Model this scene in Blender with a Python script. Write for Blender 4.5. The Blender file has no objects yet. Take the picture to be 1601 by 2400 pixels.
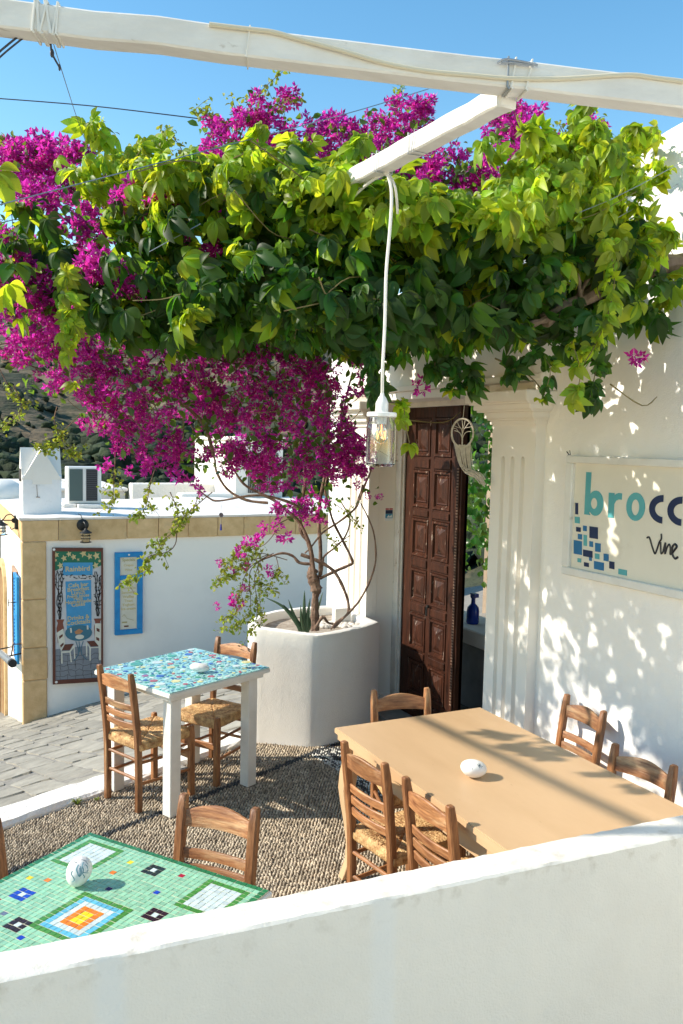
import bpy, bmesh, math, random
import numpy as np
from math import sin, cos, pi, radians
from mathutils import Vector, Matrix
random.seed(7)
rng = np.random.default_rng(11)
scene = bpy.context.scene
CAM = {'R': [0.898417, -0.438552, 0.02281], 'U': [0.015026, 0.082611, 0.996469], 'F': [0.438887, 0.894901, -0.080808], 'H': 2.148, 'LENS': 30.0581}
CREEPER = [[0.348,4.047,3.067,0.148,0.092,0.250],[0.456,3.924,2.913,0.146,0.146,0.200],[0.601,3.732,2.807,0.124,0.159,0.200],[0.900,3.724,3.105,0.164,0.128,0.250],[0.811,3.566,2.734,0.210,0.192,0.280],[1.065,3.583,3.061,0.234,0.216,0.320],[1.016,3.408,2.714,0.224,0.189,0.280],[1.258,3.438,3.124,0.248,0.195,0.320],[1.261,3.237,2.772,0.221,0.187,0.280],[1.460,3.279,3.081,0.227,0.192,0.320],[1.504,3.115,2.735,0.221,0.195,0.280],[1.670,3.115,3.022,0.224,0.189,0.320],[1.774,3.040,2.750,0.224,0.181,0.280],[1.944,3.033,2.989,0.245,0.157,0.320],[2.035,2.967,2.748,0.227,0.166,0.300],[2.242,3.002,3.019,0.234,0.180,0.320],[2.319,2.943,2.788,0.216,0.171,0.300],[2.523,2.994,3.214,0.203,0.203,0.300],[2.618,2.925,2.978,0.222,0.222,0.300],[2.462,2.860,2.649,0.144,0.090,0.200],[2.740,2.936,3.140,0.131,0.168,0.200],[2.877,2.954,2.843,0.192,0.134,0.250],[3.129,2.942,2.846,0.138,0.118,0.250]]
LIME = [[1.273,3.382,3.198,0.279,0.105,0.300],[1.449,3.175,3.106,0.238,0.119,0.300],[1.712,2.985,3.049,0.251,0.100,0.300],[1.997,2.900,3.035,0.255,0.102,0.300],[2.292,2.878,3.154,0.227,0.140,0.300],[2.521,2.892,3.313,0.198,0.126,0.250],[2.726,2.766,3.031,0.108,0.090,0.200],[2.933,2.919,3.384,0.095,0.042,0.100],[2.999,3.074,3.593,0.118,0.035,0.120],[3.199,3.038,3.659,0.080,0.036,0.100],[1.035,3.612,3.221,0.234,0.090,0.300],[0.803,3.956,3.292,0.228,0.076,0.250]]
HANG = [[[0.500,3.499,2.776],[0.520,3.477,2.645],[0.511,3.470,2.514],[0.516,3.453,2.350]],[[2.453,2.671,2.979],[2.481,2.645,2.845],[2.464,2.642,2.709],[2.416,2.653,2.573],[2.369,2.668,2.487]],[[2.236,2.850,2.544],[2.313,2.806,2.476],[2.280,2.810,2.336]],[[2.486,2.723,2.498],[2.469,2.724,2.411],[2.452,2.725,2.332]],[[2.009,3.071,2.512],[2.032,3.053,2.441],[2.006,3.059,2.369]],[[2.081,3.032,2.478],[2.087,3.021,2.389]],[[2.250,2.951,2.500],[2.225,2.958,2.446]],[[1.944,3.101,2.493],[1.935,3.101,2.448]],[[1.589,2.932,2.410],[1.573,2.932,2.327]],[[1.770,3.060,2.341],[1.776,3.048,2.237],[1.791,3.033,2.150]],[[0.942,3.158,2.641],[0.898,3.177,2.608],[0.869,3.188,2.576]],[[2.325,2.697,2.570],[2.354,2.673,2.453],[2.337,2.672,2.351]],[[1.312,3.091,2.665],[1.295,3.087,2.534]],[[1.562,2.960,2.573],[1.552,2.953,2.442]],[[3.058,2.945,3.108],[3.108,2.906,2.954],[3.054,2.922,2.836]]]
BOUG_TOP = [[0.468,4.924,3.536,0.157,0.124,0.300],[0.629,4.844,3.517,0.225,0.135,0.350],[0.610,4.864,3.640,0.112,0.056,0.200],[0.821,4.752,3.545,0.157,0.135,0.300],[0.969,4.557,3.430,0.198,0.132,0.300],[1.026,4.518,3.300,0.198,0.110,0.300],[0.829,4.500,3.270,0.172,0.107,0.300],[1.355,4.489,3.536,0.157,0.090,0.300],[1.517,4.412,3.562,0.202,0.135,0.300],[1.519,4.425,3.719,0.180,0.112,0.250],[1.682,4.352,3.790,0.135,0.067,0.200],[1.602,4.397,3.855,0.090,0.090,0.200],[1.966,4.439,3.822,0.141,0.094,0.250],[2.092,4.371,3.755,0.164,0.106,0.300],[2.241,4.307,3.852,0.141,0.094,0.250],[2.368,4.249,3.902,0.164,0.082,0.250],[2.495,4.191,3.952,0.070,0.070,0.150],[2.252,4.170,3.634,0.184,0.115,0.300],[2.540,4.025,3.596,0.207,0.138,0.300],[2.527,3.795,3.448,0.242,0.132,0.300],[2.916,3.982,3.916,0.141,0.094,0.200],[2.956,3.951,3.800,0.141,0.141,0.300],[2.767,3.798,3.549,0.202,0.135,0.300],[2.990,3.693,3.600,0.157,0.135,0.300],[3.224,3.714,3.865,0.092,0.057,0.150],[0.674,3.657,2.992,0.122,0.079,0.120],[0.708,3.568,2.809,0.138,0.103,0.120],[0.517,3.858,3.136,0.162,0.063,0.150],[0.817,3.598,3.117,0.122,0.052,0.120],[0.399,3.881,2.740,0.144,0.108,0.150],[0.336,3.926,2.899,0.072,0.108,0.150],[0.591,3.779,2.655,0.144,0.072,0.150],[1.296,3.321,2.659,0.070,0.035,0.100],[0.929,3.418,2.974,0.051,0.034,0.100],[1.080,3.449,2.897,0.031,0.044,0.080],[1.137,3.380,3.060,0.034,0.043,0.080],[0.371,4.128,2.847,0.114,0.095,0.200],[1.804,4.421,3.977,0.057,0.028,0.100],[1.430,4.590,3.819,0.080,0.032,0.100],[0.440,4.952,3.691,0.090,0.027,0.100]]
BOUG_LOW = [[0.388,5.032,3.061,0.230,0.253,0.400],[0.486,5.181,2.769,0.287,0.263,0.400],[0.844,4.465,2.971,0.236,0.129,0.250],[0.756,5.143,2.569,0.318,0.245,0.400],[0.645,5.186,2.445,0.147,0.098,0.200],[0.935,5.071,2.744,0.318,0.269,0.400],[1.084,5.084,2.461,0.349,0.274,0.450],[0.991,5.113,2.285,0.200,0.125,0.200],[1.381,5.060,2.576,0.382,0.305,0.450],[1.377,5.039,2.322,0.305,0.204,0.400],[1.687,5.014,2.488,0.337,0.285,0.450],[1.261,5.082,2.167,0.153,0.102,0.200],[1.763,5.066,2.232,0.344,0.238,0.450],[1.980,4.983,2.501,0.291,0.264,0.400],[1.738,5.015,2.774,0.285,0.156,0.300],[1.987,5.053,2.078,0.296,0.162,0.350],[2.185,4.981,2.351,0.269,0.296,0.400],[2.382,4.904,2.571,0.189,0.216,0.350],[2.388,5.086,2.139,0.224,0.252,0.350],[2.557,5.105,2.029,0.128,0.199,0.250],[2.403,5.269,1.777,0.130,0.145,0.200],[1.792,5.139,1.965,0.243,0.081,0.200],[2.155,5.160,1.702,0.112,0.070,0.120],[2.630,5.049,1.804,0.128,0.063,0.100],[1.327,5.037,2.030,0.178,0.076,0.150],[2.171,5.072,2.053,0.274,0.165,0.300],[2.440,5.154,1.941,0.171,0.199,0.250],[2.021,5.133,1.912,0.220,0.096,0.200],[1.540,5.048,2.071,0.182,0.104,0.200],[2.349,5.287,1.689,0.145,0.101,0.150],[1.100,5.158,2.138,0.153,0.076,0.150],[0.537,5.254,2.612,0.171,0.098,0.300]]
TWIGS = [[[1.578,5.008,1.831],[1.472,5.051,1.730],[1.411,5.075,1.662],[1.373,5.087,1.595],[1.306,5.115,1.536],[1.238,5.144,1.493]],[[1.381,5.084,1.595],[1.372,5.080,1.513],[1.327,5.098,1.462],[1.230,5.143,1.435],[1.207,5.151,1.393],[1.184,5.157,1.343],[1.139,5.176,1.301],[1.094,5.196,1.275]],[[1.053,5.287,2.065],[1.044,5.279,1.925],[1.035,5.272,1.801],[1.026,5.269,1.718]],[[1.299,5.165,2.055],[1.244,5.177,1.889],[1.220,5.177,1.756],[1.189,5.186,1.689],[1.151,5.202,1.664]],[[0.709,5.255,2.322],[0.694,5.255,2.235],[0.728,5.229,2.140],[0.805,5.183,2.047],[0.762,5.203,2.038]],[[0.838,5.189,2.286],[0.721,5.234,2.156],[0.677,5.249,2.084],[0.634,5.269,2.067]],[[1.373,5.219,1.819],[1.409,5.193,1.719],[1.415,5.180,1.619]],[[0.483,5.377,2.435],[0.524,5.346,2.317],[0.451,5.372,2.213],[0.364,5.409,2.147]],[[0.412,5.419,2.529],[0.454,5.390,2.435],[0.510,5.356,2.357],[0.588,5.315,2.327]],[[1.548,5.139,1.874],[1.516,5.144,1.756],[1.469,5.159,1.679],[1.423,5.178,1.636]],[[2.172,5.233,1.360],[2.090,5.275,1.385],[2.009,5.317,1.401],[1.944,5.346,1.373],[1.886,5.368,1.299],[1.828,5.391,1.243],[1.746,5.428,1.205]],[[2.058,5.292,1.394],[1.960,5.337,1.355],[1.870,5.382,1.371],[1.787,5.414,1.278],[1.721,5.437,1.168]],[[2.091,5.277,1.403],[2.000,5.315,1.338],[2.006,5.300,1.202],[2.004,5.289,1.067],[2.019,5.273,0.968]],[[2.041,5.298,1.375],[1.943,5.340,1.300],[1.892,5.354,1.172],[1.866,5.356,1.063],[1.824,5.369,0.972],[1.774,5.391,0.953]],[[2.041,5.298,1.375],[1.950,5.335,1.282],[1.948,5.320,1.111],[1.938,5.315,0.993],[1.872,5.341,0.928],[1.806,5.369,0.881]],[[2.008,5.311,1.338],[1.974,5.318,1.229],[1.988,5.297,1.066],[1.978,5.292,0.958],[1.944,5.300,0.867]],[[2.126,5.275,1.576],[2.043,5.306,1.465],[1.961,5.343,1.427],[1.896,5.375,1.426],[1.870,5.382,1.371]],[[2.107,5.267,1.377],[2.122,5.251,1.287],[2.113,5.252,1.250]],[[2.006,5.298,1.175],[2.055,5.275,1.195],[2.087,5.256,1.150]],[[2.497,5.219,1.740],[2.596,5.164,1.660],[2.661,5.125,1.579]],[[2.594,5.153,1.522],[2.510,5.189,1.464],[2.478,5.209,1.519]]]
BLOOM = [[0.996,5.307,1.979,0.050],[1.168,5.118,2.051,0.050],[1.201,5.093,1.963,0.055],[1.323,5.042,2.062,0.055],[1.380,5.114,1.932,0.060],[1.131,5.238,1.942,0.040],[1.049,5.179,2.086,0.050],[1.927,5.254,1.501,0.060],[2.115,5.163,1.514,0.060],[1.858,5.282,1.430,0.050],[1.865,5.358,1.076,0.060],[1.750,5.412,1.045,0.030],[1.920,5.353,1.318,0.035],[1.843,5.388,1.288,0.030],[2.065,5.279,1.285,0.045],[1.767,5.429,1.329,0.030],[1.918,5.340,1.163,0.035],[1.977,5.232,1.530,0.040],[1.938,3.207,2.400,0.045],[2.714,2.726,2.530,0.050],[2.078,5.188,1.588,0.050],[2.003,5.225,1.586,0.040],[1.468,5.068,1.901,0.050],[1.543,5.137,1.832,0.040]]
STEMS = [[0.030,[[2.434,5.337,0.840],[2.434,5.346,0.934],[2.437,5.354,1.047],[2.447,5.356,1.123]]],[0.042,[[2.447,5.356,1.123],[2.431,5.370,1.188],[2.419,5.380,1.235],[2.436,5.375,1.273]]],[0.0170,[[2.398,5.337,1.262],[2.400,5.345,1.365],[2.376,5.366,1.467],[2.335,5.393,1.541],[2.337,5.405,1.690],[2.367,5.408,1.878],[2.360,5.428,2.065],[2.336,5.450,2.177],[2.380,5.438,2.290],[2.399,5.443,2.440],[2.419,5.450,2.628]]],[0.0140,[[2.469,5.353,1.208],[2.476,5.367,1.406],[2.468,5.388,1.595],[2.485,5.397,1.784],[2.519,5.398,1.973],[2.526,5.411,2.162],[2.545,5.415,2.314],[2.540,5.438,2.540]]],[0.0120,[[2.379,5.295,1.316],[2.304,5.333,1.323],[2.263,5.357,1.368],[2.196,5.391,1.385],[2.112,5.430,1.355],[2.053,5.456,1.326]]],[0.0140,[[2.313,5.333,1.379],[2.413,5.281,1.340],[2.512,5.226,1.273],[2.569,5.188,1.163],[2.601,5.163,1.052],[2.591,5.161,0.978],[2.523,5.189,0.920],[2.489,5.201,0.873]]],[0.0090,[[2.485,5.149,0.894],[2.577,5.113,0.997],[2.645,5.088,1.082],[2.713,5.067,1.221],[2.749,5.062,1.360],[2.743,5.080,1.525],[2.711,5.105,1.635],[2.663,5.139,1.744]]],[0.0100,[[2.682,5.140,1.864],[2.656,5.146,1.781],[2.630,5.152,1.706],[2.529,5.193,1.612],[2.428,5.235,1.536],[2.360,5.260,1.442],[2.318,5.276,1.395]]],[0.0090,[[2.632,5.100,1.766],[2.667,5.092,1.867],[2.705,5.082,1.968],[2.719,5.085,2.078]]],[0.0120,[[2.448,5.308,1.211],[2.567,5.255,1.275],[2.627,5.229,1.305],[2.652,5.218,1.334],[2.604,5.253,1.454],[2.538,5.299,1.602],[2.507,5.326,1.732],[2.492,5.344,1.844],[2.546,5.337,2.070],[2.591,5.332,2.258],[2.602,5.344,2.445]]],[0.0090,[[2.457,5.305,1.235],[2.467,5.308,1.319],[2.480,5.306,1.367],[2.553,5.276,1.434],[2.613,5.254,1.510],[2.640,5.251,1.623],[2.591,5.285,1.734]]],[0.0140,[[2.374,5.233,1.222],[2.352,5.262,1.424],[2.296,5.304,1.588],[2.215,5.353,1.678],[2.133,5.399,1.749],[2.034,5.452,1.802],[1.952,5.497,1.855],[1.887,5.539,1.963],[1.807,5.595,2.145]]],[0.0100,[[1.991,5.134,1.751],[1.865,5.197,1.766],[1.756,5.256,1.833],[1.695,5.296,1.944],[1.681,5.312,2.040],[1.604,5.359,2.143],[1.512,5.419,2.315]]],[0.0100,[[2.187,5.035,1.721],[2.101,5.081,1.763],[1.976,5.145,1.795],[1.866,5.199,1.792],[1.708,5.273,1.757],[1.645,5.306,1.777],[1.552,5.359,1.862]]],[0.0100,[[2.471,5.271,2.162],[2.555,5.238,2.256],[2.678,5.171,2.186],[2.711,5.152,2.150]]],[0.0110,[[2.435,5.272,1.977],[2.537,5.240,2.182],[2.583,5.241,2.441],[2.627,5.236,2.626]]],[0.0130,[[2.219,5.070,2.280],[2.111,5.135,2.417],[1.956,5.223,2.544],[1.721,5.345,2.625]]],[0.0120,[[2.310,4.915,2.298],[2.228,4.973,2.502],[2.076,5.063,2.669],[1.769,5.221,2.747]]],[0.0120,[[1.589,5.022,2.046],[1.518,5.077,2.267],[1.254,5.225,2.466],[0.809,5.453,2.578]]],[0.0130,[[2.413,5.293,0.860],[2.461,5.277,0.945],[2.494,5.258,0.909],[2.528,5.240,0.900]]]]
TRUNK2 = [[3.279,2.942,3.033],[3.057,2.935,2.988],[2.858,2.915,2.929],[2.633,2.905,2.827],[2.397,2.842,2.715],[2.292,2.833,2.664]]
BR2 = [[[2.316,2.823,2.677],[2.205,2.818,2.638],[2.143,2.847,2.626],[2.066,2.827,2.601]],[[2.480,2.862,2.766],[2.503,2.805,2.873],[2.493,2.760,2.933]],[[2.497,2.855,2.775],[2.421,2.787,2.845],[2.398,2.803,2.896]],[[2.633,2.905,2.831],[2.538,2.728,2.830]],[[2.230,3.075,2.527],[2.362,3.004,2.456],[2.361,2.884,2.360]],[[2.816,4.779,2.302],[3.013,4.681,2.293],[3.113,4.639,2.364]],[[2.604,2.770,2.420],[2.724,2.704,2.333],[2.781,2.679,2.371]]]
SPRIG = [[[1.556,4.389,3.518],[1.520,4.431,3.786],[1.492,4.459,3.942]],[[1.519,4.425,3.719],[1.603,4.404,3.945],[1.726,4.357,4.082]],[[1.601,4.391,3.788],[1.683,4.361,3.902],[1.805,4.306,3.950]],[[1.295,4.521,3.557],[1.236,4.561,3.689],[1.167,4.603,3.777]],[[1.520,4.431,3.786],[1.400,4.495,3.839],[1.330,4.534,3.893]],[[0.813,4.643,3.536],[0.825,4.650,3.667],[0.846,4.647,3.755]],[[0.892,4.607,3.560],[0.884,4.622,3.691]],[[2.367,4.247,3.879],[2.359,4.264,4.019],[2.392,4.255,4.101]],[[3.141,3.748,3.794],[3.101,3.776,3.885]],[[3.265,3.690,3.820],[3.287,3.687,3.912]],[[1.777,4.400,3.599],[1.776,4.415,3.759]],[[0.440,4.836,3.636],[0.381,4.868,3.678]],[[2.350,3.885,3.487],[2.647,3.996,3.850]]]
CORD = [[1.485,2.733,3.106],[1.488,2.705,3.058],[1.491,2.698,2.999],[1.484,2.692,2.894],[1.470,2.685,2.745],[1.463,2.672,2.565],[1.454,2.663,2.416],[1.450,2.655,2.297]]
CORD2 = [[1.500,2.760,3.115],[1.475,2.826,3.095],[1.472,2.938,3.076],[1.480,3.043,3.047]]
CORD3 = [[1.504,2.758,3.116],[1.513,2.714,3.050],[1.560,2.774,2.981]]
PIPE = [[0.735,2.368,3.280],[0.814,2.293,3.256],[0.867,2.255,3.241],[0.929,2.223,3.220],[1.032,2.170,3.196],[1.140,2.126,3.169],[1.244,2.073,3.154],[1.353,2.030,3.149],[1.464,1.987,3.145],[1.597,1.934,3.152],[1.759,1.878,3.170],[1.846,1.869,3.173],[1.991,1.820,3.173]]
WIRES = [[[0.175,2.881,2.831],[0.821,3.266,3.179],[1.783,3.733,3.675],[2.475,4.099,4.056]],[[0.416,6.714,4.506],[1.061,6.394,4.466],[1.598,6.125,4.411],[2.317,5.996,4.410],[2.850,5.961,4.438]],[[0.329,2.505,3.212],[0.570,3.634,3.413],[0.707,4.127,3.436]],[[3.214,3.007,3.403],[2.614,2.827,3.100]],[[0.797,3.362,2.865],[0.976,3.284,2.977]],[[2.488,3.591,3.453],[2.271,2.768,3.059],[2.733,2.562,3.291]]]
TWIST = [[0.325,2.507,3.212],[0.337,2.567,3.201],[0.364,2.619,3.188]]
TWIST2 = [[0.192,2.568,3.165],[0.213,2.559,3.186],[0.257,2.541,3.226]]
BEAM_A = [[-1.428,3.223,3.369],[1.985,1.797,3.125]]
BEAM_B = [[1.495,2.037,3.130],[1.460,3.284,3.137]]
LASH = [[0.310,2.542,3.269],[0.322,2.536,3.269],[0.332,2.530,3.267],[0.344,2.525,3.265],[0.359,2.517,3.263],[0.811,2.291,3.212],[1.441,1.975,3.136],[1.456,1.967,3.134],[1.493,1.949,3.130]]
DISCS = [[0.634,0.601,0.026,1],[0.742,0.611,0.026,5],[0.724,0.471,0.024,2],[0.705,0.390,0.0164,1],[0.639,0.447,0.021,5],[0.648,0.320,0.0175,2],[0.737,0.307,0.026,5],[0.765,0.194,0.031,3],[0.656,0.171,0.024,0],[0.652,0.092,0.0175,3],[0.565,0.131,0.030,5],[0.591,0.228,0.0126,4],[0.763,0.090,0.0129,2],[0.786,0.140,0.0116,5],[0.404,0.496,0.0183,2],[0.366,0.582,0.033,0],[0.352,0.428,0.024,3],[0.493,0.383,0.0145,2],[0.535,0.645,0.031,4],[0.253,0.638,0.039,4],[0.161,0.591,0.034,5],[0.236,0.552,0.0164,3],[0.172,0.457,0.028,4],[0.127,0.386,0.0191,6],[0.185,0.319,0.025,1],[0.096,0.266,0.023,2],[0.084,0.186,0.026,0],[0.094,0.087,0.0156,4],[0.181,0.169,0.027,3],[0.181,0.085,0.0148,2],[0.250,0.228,0.0164,2],[0.322,0.142,0.0164,4],[0.299,0.082,0.0129,0],[0.242,0.111,0.0145,5],[0.388,0.100,0.021,2],[0.262,0.363,0.0191,5],[0.327,0.289,0.0126,4],[0.271,0.430,0.0118,0],[0.411,0.376,0.0126,1],[0.469,0.498,0.0153,5],[0.570,0.555,0.0156,3],[0.730,0.687,0.022,0],[0.170,0.694,0.0137,3],[0.096,0.609,0.0183,0],[0.059,0.666,0.0137,2],[0.280,0.523,0.0110,5],[0.352,0.365,0.0118,5],[0.234,0.065,0.0089,2],[0.202,0.389,0.0092,0],[0.511,0.213,0.0110,2],[0.569,0.039,0.0081,2],[0.375,0.253,0.0111,0],[0.174,0.244,0.0118,0],[0.269,0.302,0.0099,2],[0.102,0.508,0.0153,5],[0.175,0.647,0.0126,1],[0.335,0.488,0.0089,3],[0.476,0.151,0.0118,1],[0.702,0.101,0.0099,0],[0.465,0.715,0.0118,3],[0.449,0.645,0.0126,5],[0.405,0.688,0.0172,4],[0.618,0.674,0.0172,5],[0.725,0.524,0.0103,3]]
EGG3 = [1.478,4.906,0.775]
LINES = [[[0.190,4.278],[0.382,4.365],[0.866,4.573],[1.204,4.727],[1.856,5.011],[2.454,5.281],[2.672,5.366]],[[2.505,5.198],[2.571,4.741],[2.552,4.512]]]
AIR = [1.853,13.270,1.084]
TUFT = [[0.781,5.018,0.000],[0.893,5.029,0.000]]

# ------------------------------------------------------------------ camera, sky, sun, exposure
cd = bpy.data.cameras.new('camera'); cam = bpy.data.objects.new('camera', cd); scene.collection.objects.link(cam)
_R, _U, _F = Vector(CAM['R']), Vector(CAM['U']), Vector(CAM['F'])
cam.matrix_world = Matrix(((_R.x, _U.x, -_F.x, 0), (_R.y, _U.y, -_F.y, 0), (_R.z, _U.z, -_F.z, CAM['H']), (0, 0, 0, 1)))
cd.sensor_fit = 'VERTICAL'; cd.sensor_height = 36; cd.lens = CAM['LENS']; cd.clip_end = 5000; cd.clip_start = .05
scene.camera = cam
SUN_EL, SUN = radians(35), Vector((-.92, .392))
SUN.normalize()
sun_dir = Vector((SUN.x * cos(SUN_EL), SUN.y * cos(SUN_EL), sin(SUN_EL)))
world = bpy.data.worlds.new('World'); scene.world = world; world.use_nodes = True
wn = world.node_tree.nodes; wl = world.node_tree.links
sky = wn.new('ShaderNodeTexSky'); sky.sky_type = 'NISHITA'; sky.sun_disc = False
sky.sun_elevation = SUN_EL; sky.sun_rotation = math.atan2(SUN.x, SUN.y)
sky.air_density = 1.0; sky.dust_density = 0.15; sky.ozone_density = 0.8; sky.altitude = 50
tint = wn.new('ShaderNodeMix'); tint.data_type = 'RGBA'; tint.blend_type = 'MULTIPLY'; tint.inputs[0].default_value = 1; tint.inputs[7].default_value = (1.19, 1.08, .89, 1)
hsv = wn.new('ShaderNodeHueSaturation'); hsv.inputs['Saturation'].default_value = 1.34; hsv.inputs['Value'].default_value = 1.3; wl.new(sky.outputs[0], hsv.inputs['Color']); wl.new(hsv.outputs[0], tint.inputs[6]); wl.new(tint.outputs[2], wn['Background'].inputs[0]); wn['Background'].inputs[1].default_value = .15
ld = bpy.data.lights.new('sun', 'SUN'); ld.energy = 4.8; ld.angle = radians(.53); ld.color = (1, .92, .79)
lo = bpy.data.objects.new('sun', ld); scene.collection.objects.link(lo)
lo.rotation_euler = sun_dir.to_track_quat('Z', 'Y').to_euler(); lo.location = (-8, 8, 9)
scene.view_settings.view_transform = 'Standard'; scene.view_settings.look = 'None'
scene.view_settings.exposure = 0.53; scene.view_settings.gamma = 1.0
scene.view_settings.use_curve_mapping = False
scene.cycles.max_bounces = 10; scene.cycles.transparent_max_bounces = 12; scene.cycles.diffuse_bounces = 6

# ------------------------------------------------------------------ helpers
WL = {}
def tag(o, label=None, cat=None, group=None, kind=None):
    if label: o['label'] = label
    if cat: o['category'] = cat
    if group: o['group'] = group
    if kind: o['kind'] = kind
    return o
def root(name, loc, label, cat, group=None, rz=0):
    o = bpy.data.objects.new(name, None); scene.collection.objects.link(o)
    o.location = loc; o.rotation_euler = (0, 0, rz); o.empty_display_size = .1
    WL[o.name] = Vector(loc) if rz == 0 else None
    return tag(o, label, cat, group)
def link(name, me, parent=None, loc=None):
    o = bpy.data.objects.new(name, me); scene.collection.objects.link(o)
    if parent is not None: o.parent = parent
    if loc is not None: o.location = loc
    return o
def rotm(a, axis='Z'): return Matrix.Rotation(a, 4, axis)
class MB:
    def __init__(s): s.v = []; s.f = []; s.m = []
    def add(s, vs, fs, mi=0, M=None):
        b = len(s.v)
        if M is not None: vs = [M @ Vector(p) for p in vs]
        s.v += [tuple(p) for p in vs]; s.f += [tuple(b + i for i in f) for f in fs]; s.m += [mi] * len(fs); return s
    def box(s, lo, hi, mi=0, M=None):
        x0, y0, z0 = lo; x1, y1, z1 = hi
        return s.add([(x0,y0,z0),(x1,y0,z0),(x1,y1,z0),(x0,y1,z0),(x0,y0,z1),(x1,y0,z1),(x1,y1,z1),(x0,y1,z1)],
            [(0,3,2,1),(4,5,6,7),(0,1,5,4),(1,2,6,5),(2,3,7,6),(3,0,4,7)], mi, M)
    def cbox(s, c, d, mi=0, M=None): return s.box([c[i]-d[i]/2 for i in range(3)], [c[i]+d[i]/2 for i in range(3)], mi, M)
    def prism(s, poly, z0, z1, mi=0, M=None):          # poly in xy, extruded in z
        n = len(poly)
        return s.add([(x,y,z0) for x,y in poly]+[(x,y,z1) for x,y in poly],
            [tuple(range(n-1,-1,-1)), tuple(range(n,2*n))]+[(i,(i+1)%n,n+(i+1)%n,n+i) for i in range(n)], mi, M)
    def tube(s, pts, r, n=6, mi=0, cap=True, M=None, square=False):
        pts = [Vector(p) for p in pts]; k = len(pts); rs = r if isinstance(r, (list, tuple)) else [r]*k
        vs = []; up = None
        for i, p in enumerate(pts):
            t = (pts[min(i+1,k-1)] - pts[max(i-1,0)]).normalized()
            if up is None: up = Vector((0,0,1)) if abs(t.z) < .9 else Vector((1,0,0))
            a = (up - t*up.dot(t)).normalized(); b = t.cross(a); up = a
            for j in range(n):
                q = 2*pi*(j+.5)/n; vs.append(p + (a*cos(q)+b*sin(q))*rs[i])
        fs = [(i*n+j, i*n+(j+1)%n, (i+1)*n+(j+1)%n, (i+1)*n+j) for i in range(k-1) for j in range(n)]
        if cap: fs += [tuple(range(n-1,-1,-1)), tuple(range((k-1)*n, k*n))]
        return s.add(vs, fs, mi, M)
    def lathe(s, prof, c=(0,0,0), n=20, mi=0, M=None):   # prof [(r,z)]
        k = len(prof); vs = [(c[0]+r*cos(2*pi*j/n), c[1]+r*sin(2*pi*j/n), c[2]+z) for r,z in prof for j in range(n)]
        fs = [(i*n+j, i*n+(j+1)%n, (i+1)*n+(j+1)%n, (i+1)*n+j) for i in range(k-1) for j in range(n)]
        if prof[0][0] > 1e-5: fs.append(tuple(range(n-1,-1,-1)))
        if prof[-1][0] > 1e-5: fs.append(tuple(range((k-1)*n, k*n)))
        return s.add(vs, fs, mi, M)
    def ellipsoid(s, c, r, n=12, k=8, mi=0, M=None):
        vs = [(c[0]+r[0]*sin(pi*i/k)*cos(2*pi*j/n), c[1]+r[1]*sin(pi*i/k)*sin(2*pi*j/n), c[2]-r[2]*cos(pi*i/k)) for i in range(k+1) for j in range(n)]
        return s.add(vs, [(i*n+j, i*n+(j+1)%n, (i+1)*n+(j+1)%n, (i+1)*n+j) for i in range(k) for j in range(n)], mi, M)
    def mesh(s, name, mats, smooth=False, bevel=0, off=None, segs=1, jitter=0):
        me = bpy.data.meshes.new(name)
        vs = s.v if off is None else [(x-off[0], y-off[1], z-off[2]) for x,y,z in s.v]
        me.from_pydata(vs, [], s.f)
        for m in (mats if isinstance(mats, (list, tuple)) else [mats]): me.materials.append(m)
        me.polygons.foreach_set('material_index', s.m)
        bm = bmesh.new(); bm.from_mesh(me)
        bmesh.ops.remove_doubles(bm, verts=bm.verts, dist=1e-5)
        bmesh.ops.recalc_face_normals(bm, faces=bm.faces)
        if bevel:
            es = [e for e in bm.edges if len(e.link_faces) == 2 and e.calc_face_angle() > .5]
            bmesh.ops.bevel(bm, geom=es, offset=bevel, segments=segs, affect='EDGES', clamp_overlap=True)
        bm.to_mesh(me); bm.free()
        if smooth: me.polygons.foreach_set('use_smooth', [True]*len(me.polygons)); me.set_sharp_from_angle(angle=radians(38))
        me.update(); return me
    def build(s, name, mats, parent=None, smooth=False, bevel=0, segs=1, label=None, cat=None, group=None, kind=None):
        if parent is not None:
            off = WL.get(parent.name); me = s.mesh(name, mats, smooth, bevel, off, segs); o = link(name, me, parent); WL[o.name] = off
        else:
            a = np.array(s.v); off = Vector(((a[:,0].min()+a[:,0].max())/2, (a[:,1].min()+a[:,1].max())/2, a[:,2].min()))
            me = s.mesh(name, mats, smooth, bevel, off, segs); o = link(name, me, None, off); WL[o.name] = off
        return tag(o, label, cat, group, kind)
def raw(name, V, Fq, mats, midx=None, parent=None, smooth=False):   # fast numpy mesh; Fq (n,k) array
    me = bpy.data.meshes.new(name); n, k = Fq.shape
    me.vertices.add(len(V)); me.vertices.foreach_set('co', np.ascontiguousarray(V, dtype=np.float32).ravel())
    me.loops.add(n*k); me.loops.foreach_set('vertex_index', Fq.astype(np.int32).ravel())
    me.polygons.add(n); me.polygons.foreach_set('loop_start', np.arange(0, n*k, k, dtype=np.int32)); me.polygons.foreach_set('loop_total', np.full(n, k, dtype=np.int32))
    for m in (mats if isinstance(mats, (list, tuple)) else [mats]): me.materials.append(m)
    if midx is not None: me.polygons.foreach_set('material_index', np.asarray(midx, dtype=np.int32))
    if smooth: me.polygons.foreach_set('use_smooth', np.ones(n, dtype=bool))
    me.update(calc_edges=True); me.validate()
    return link(name, me, parent)
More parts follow.
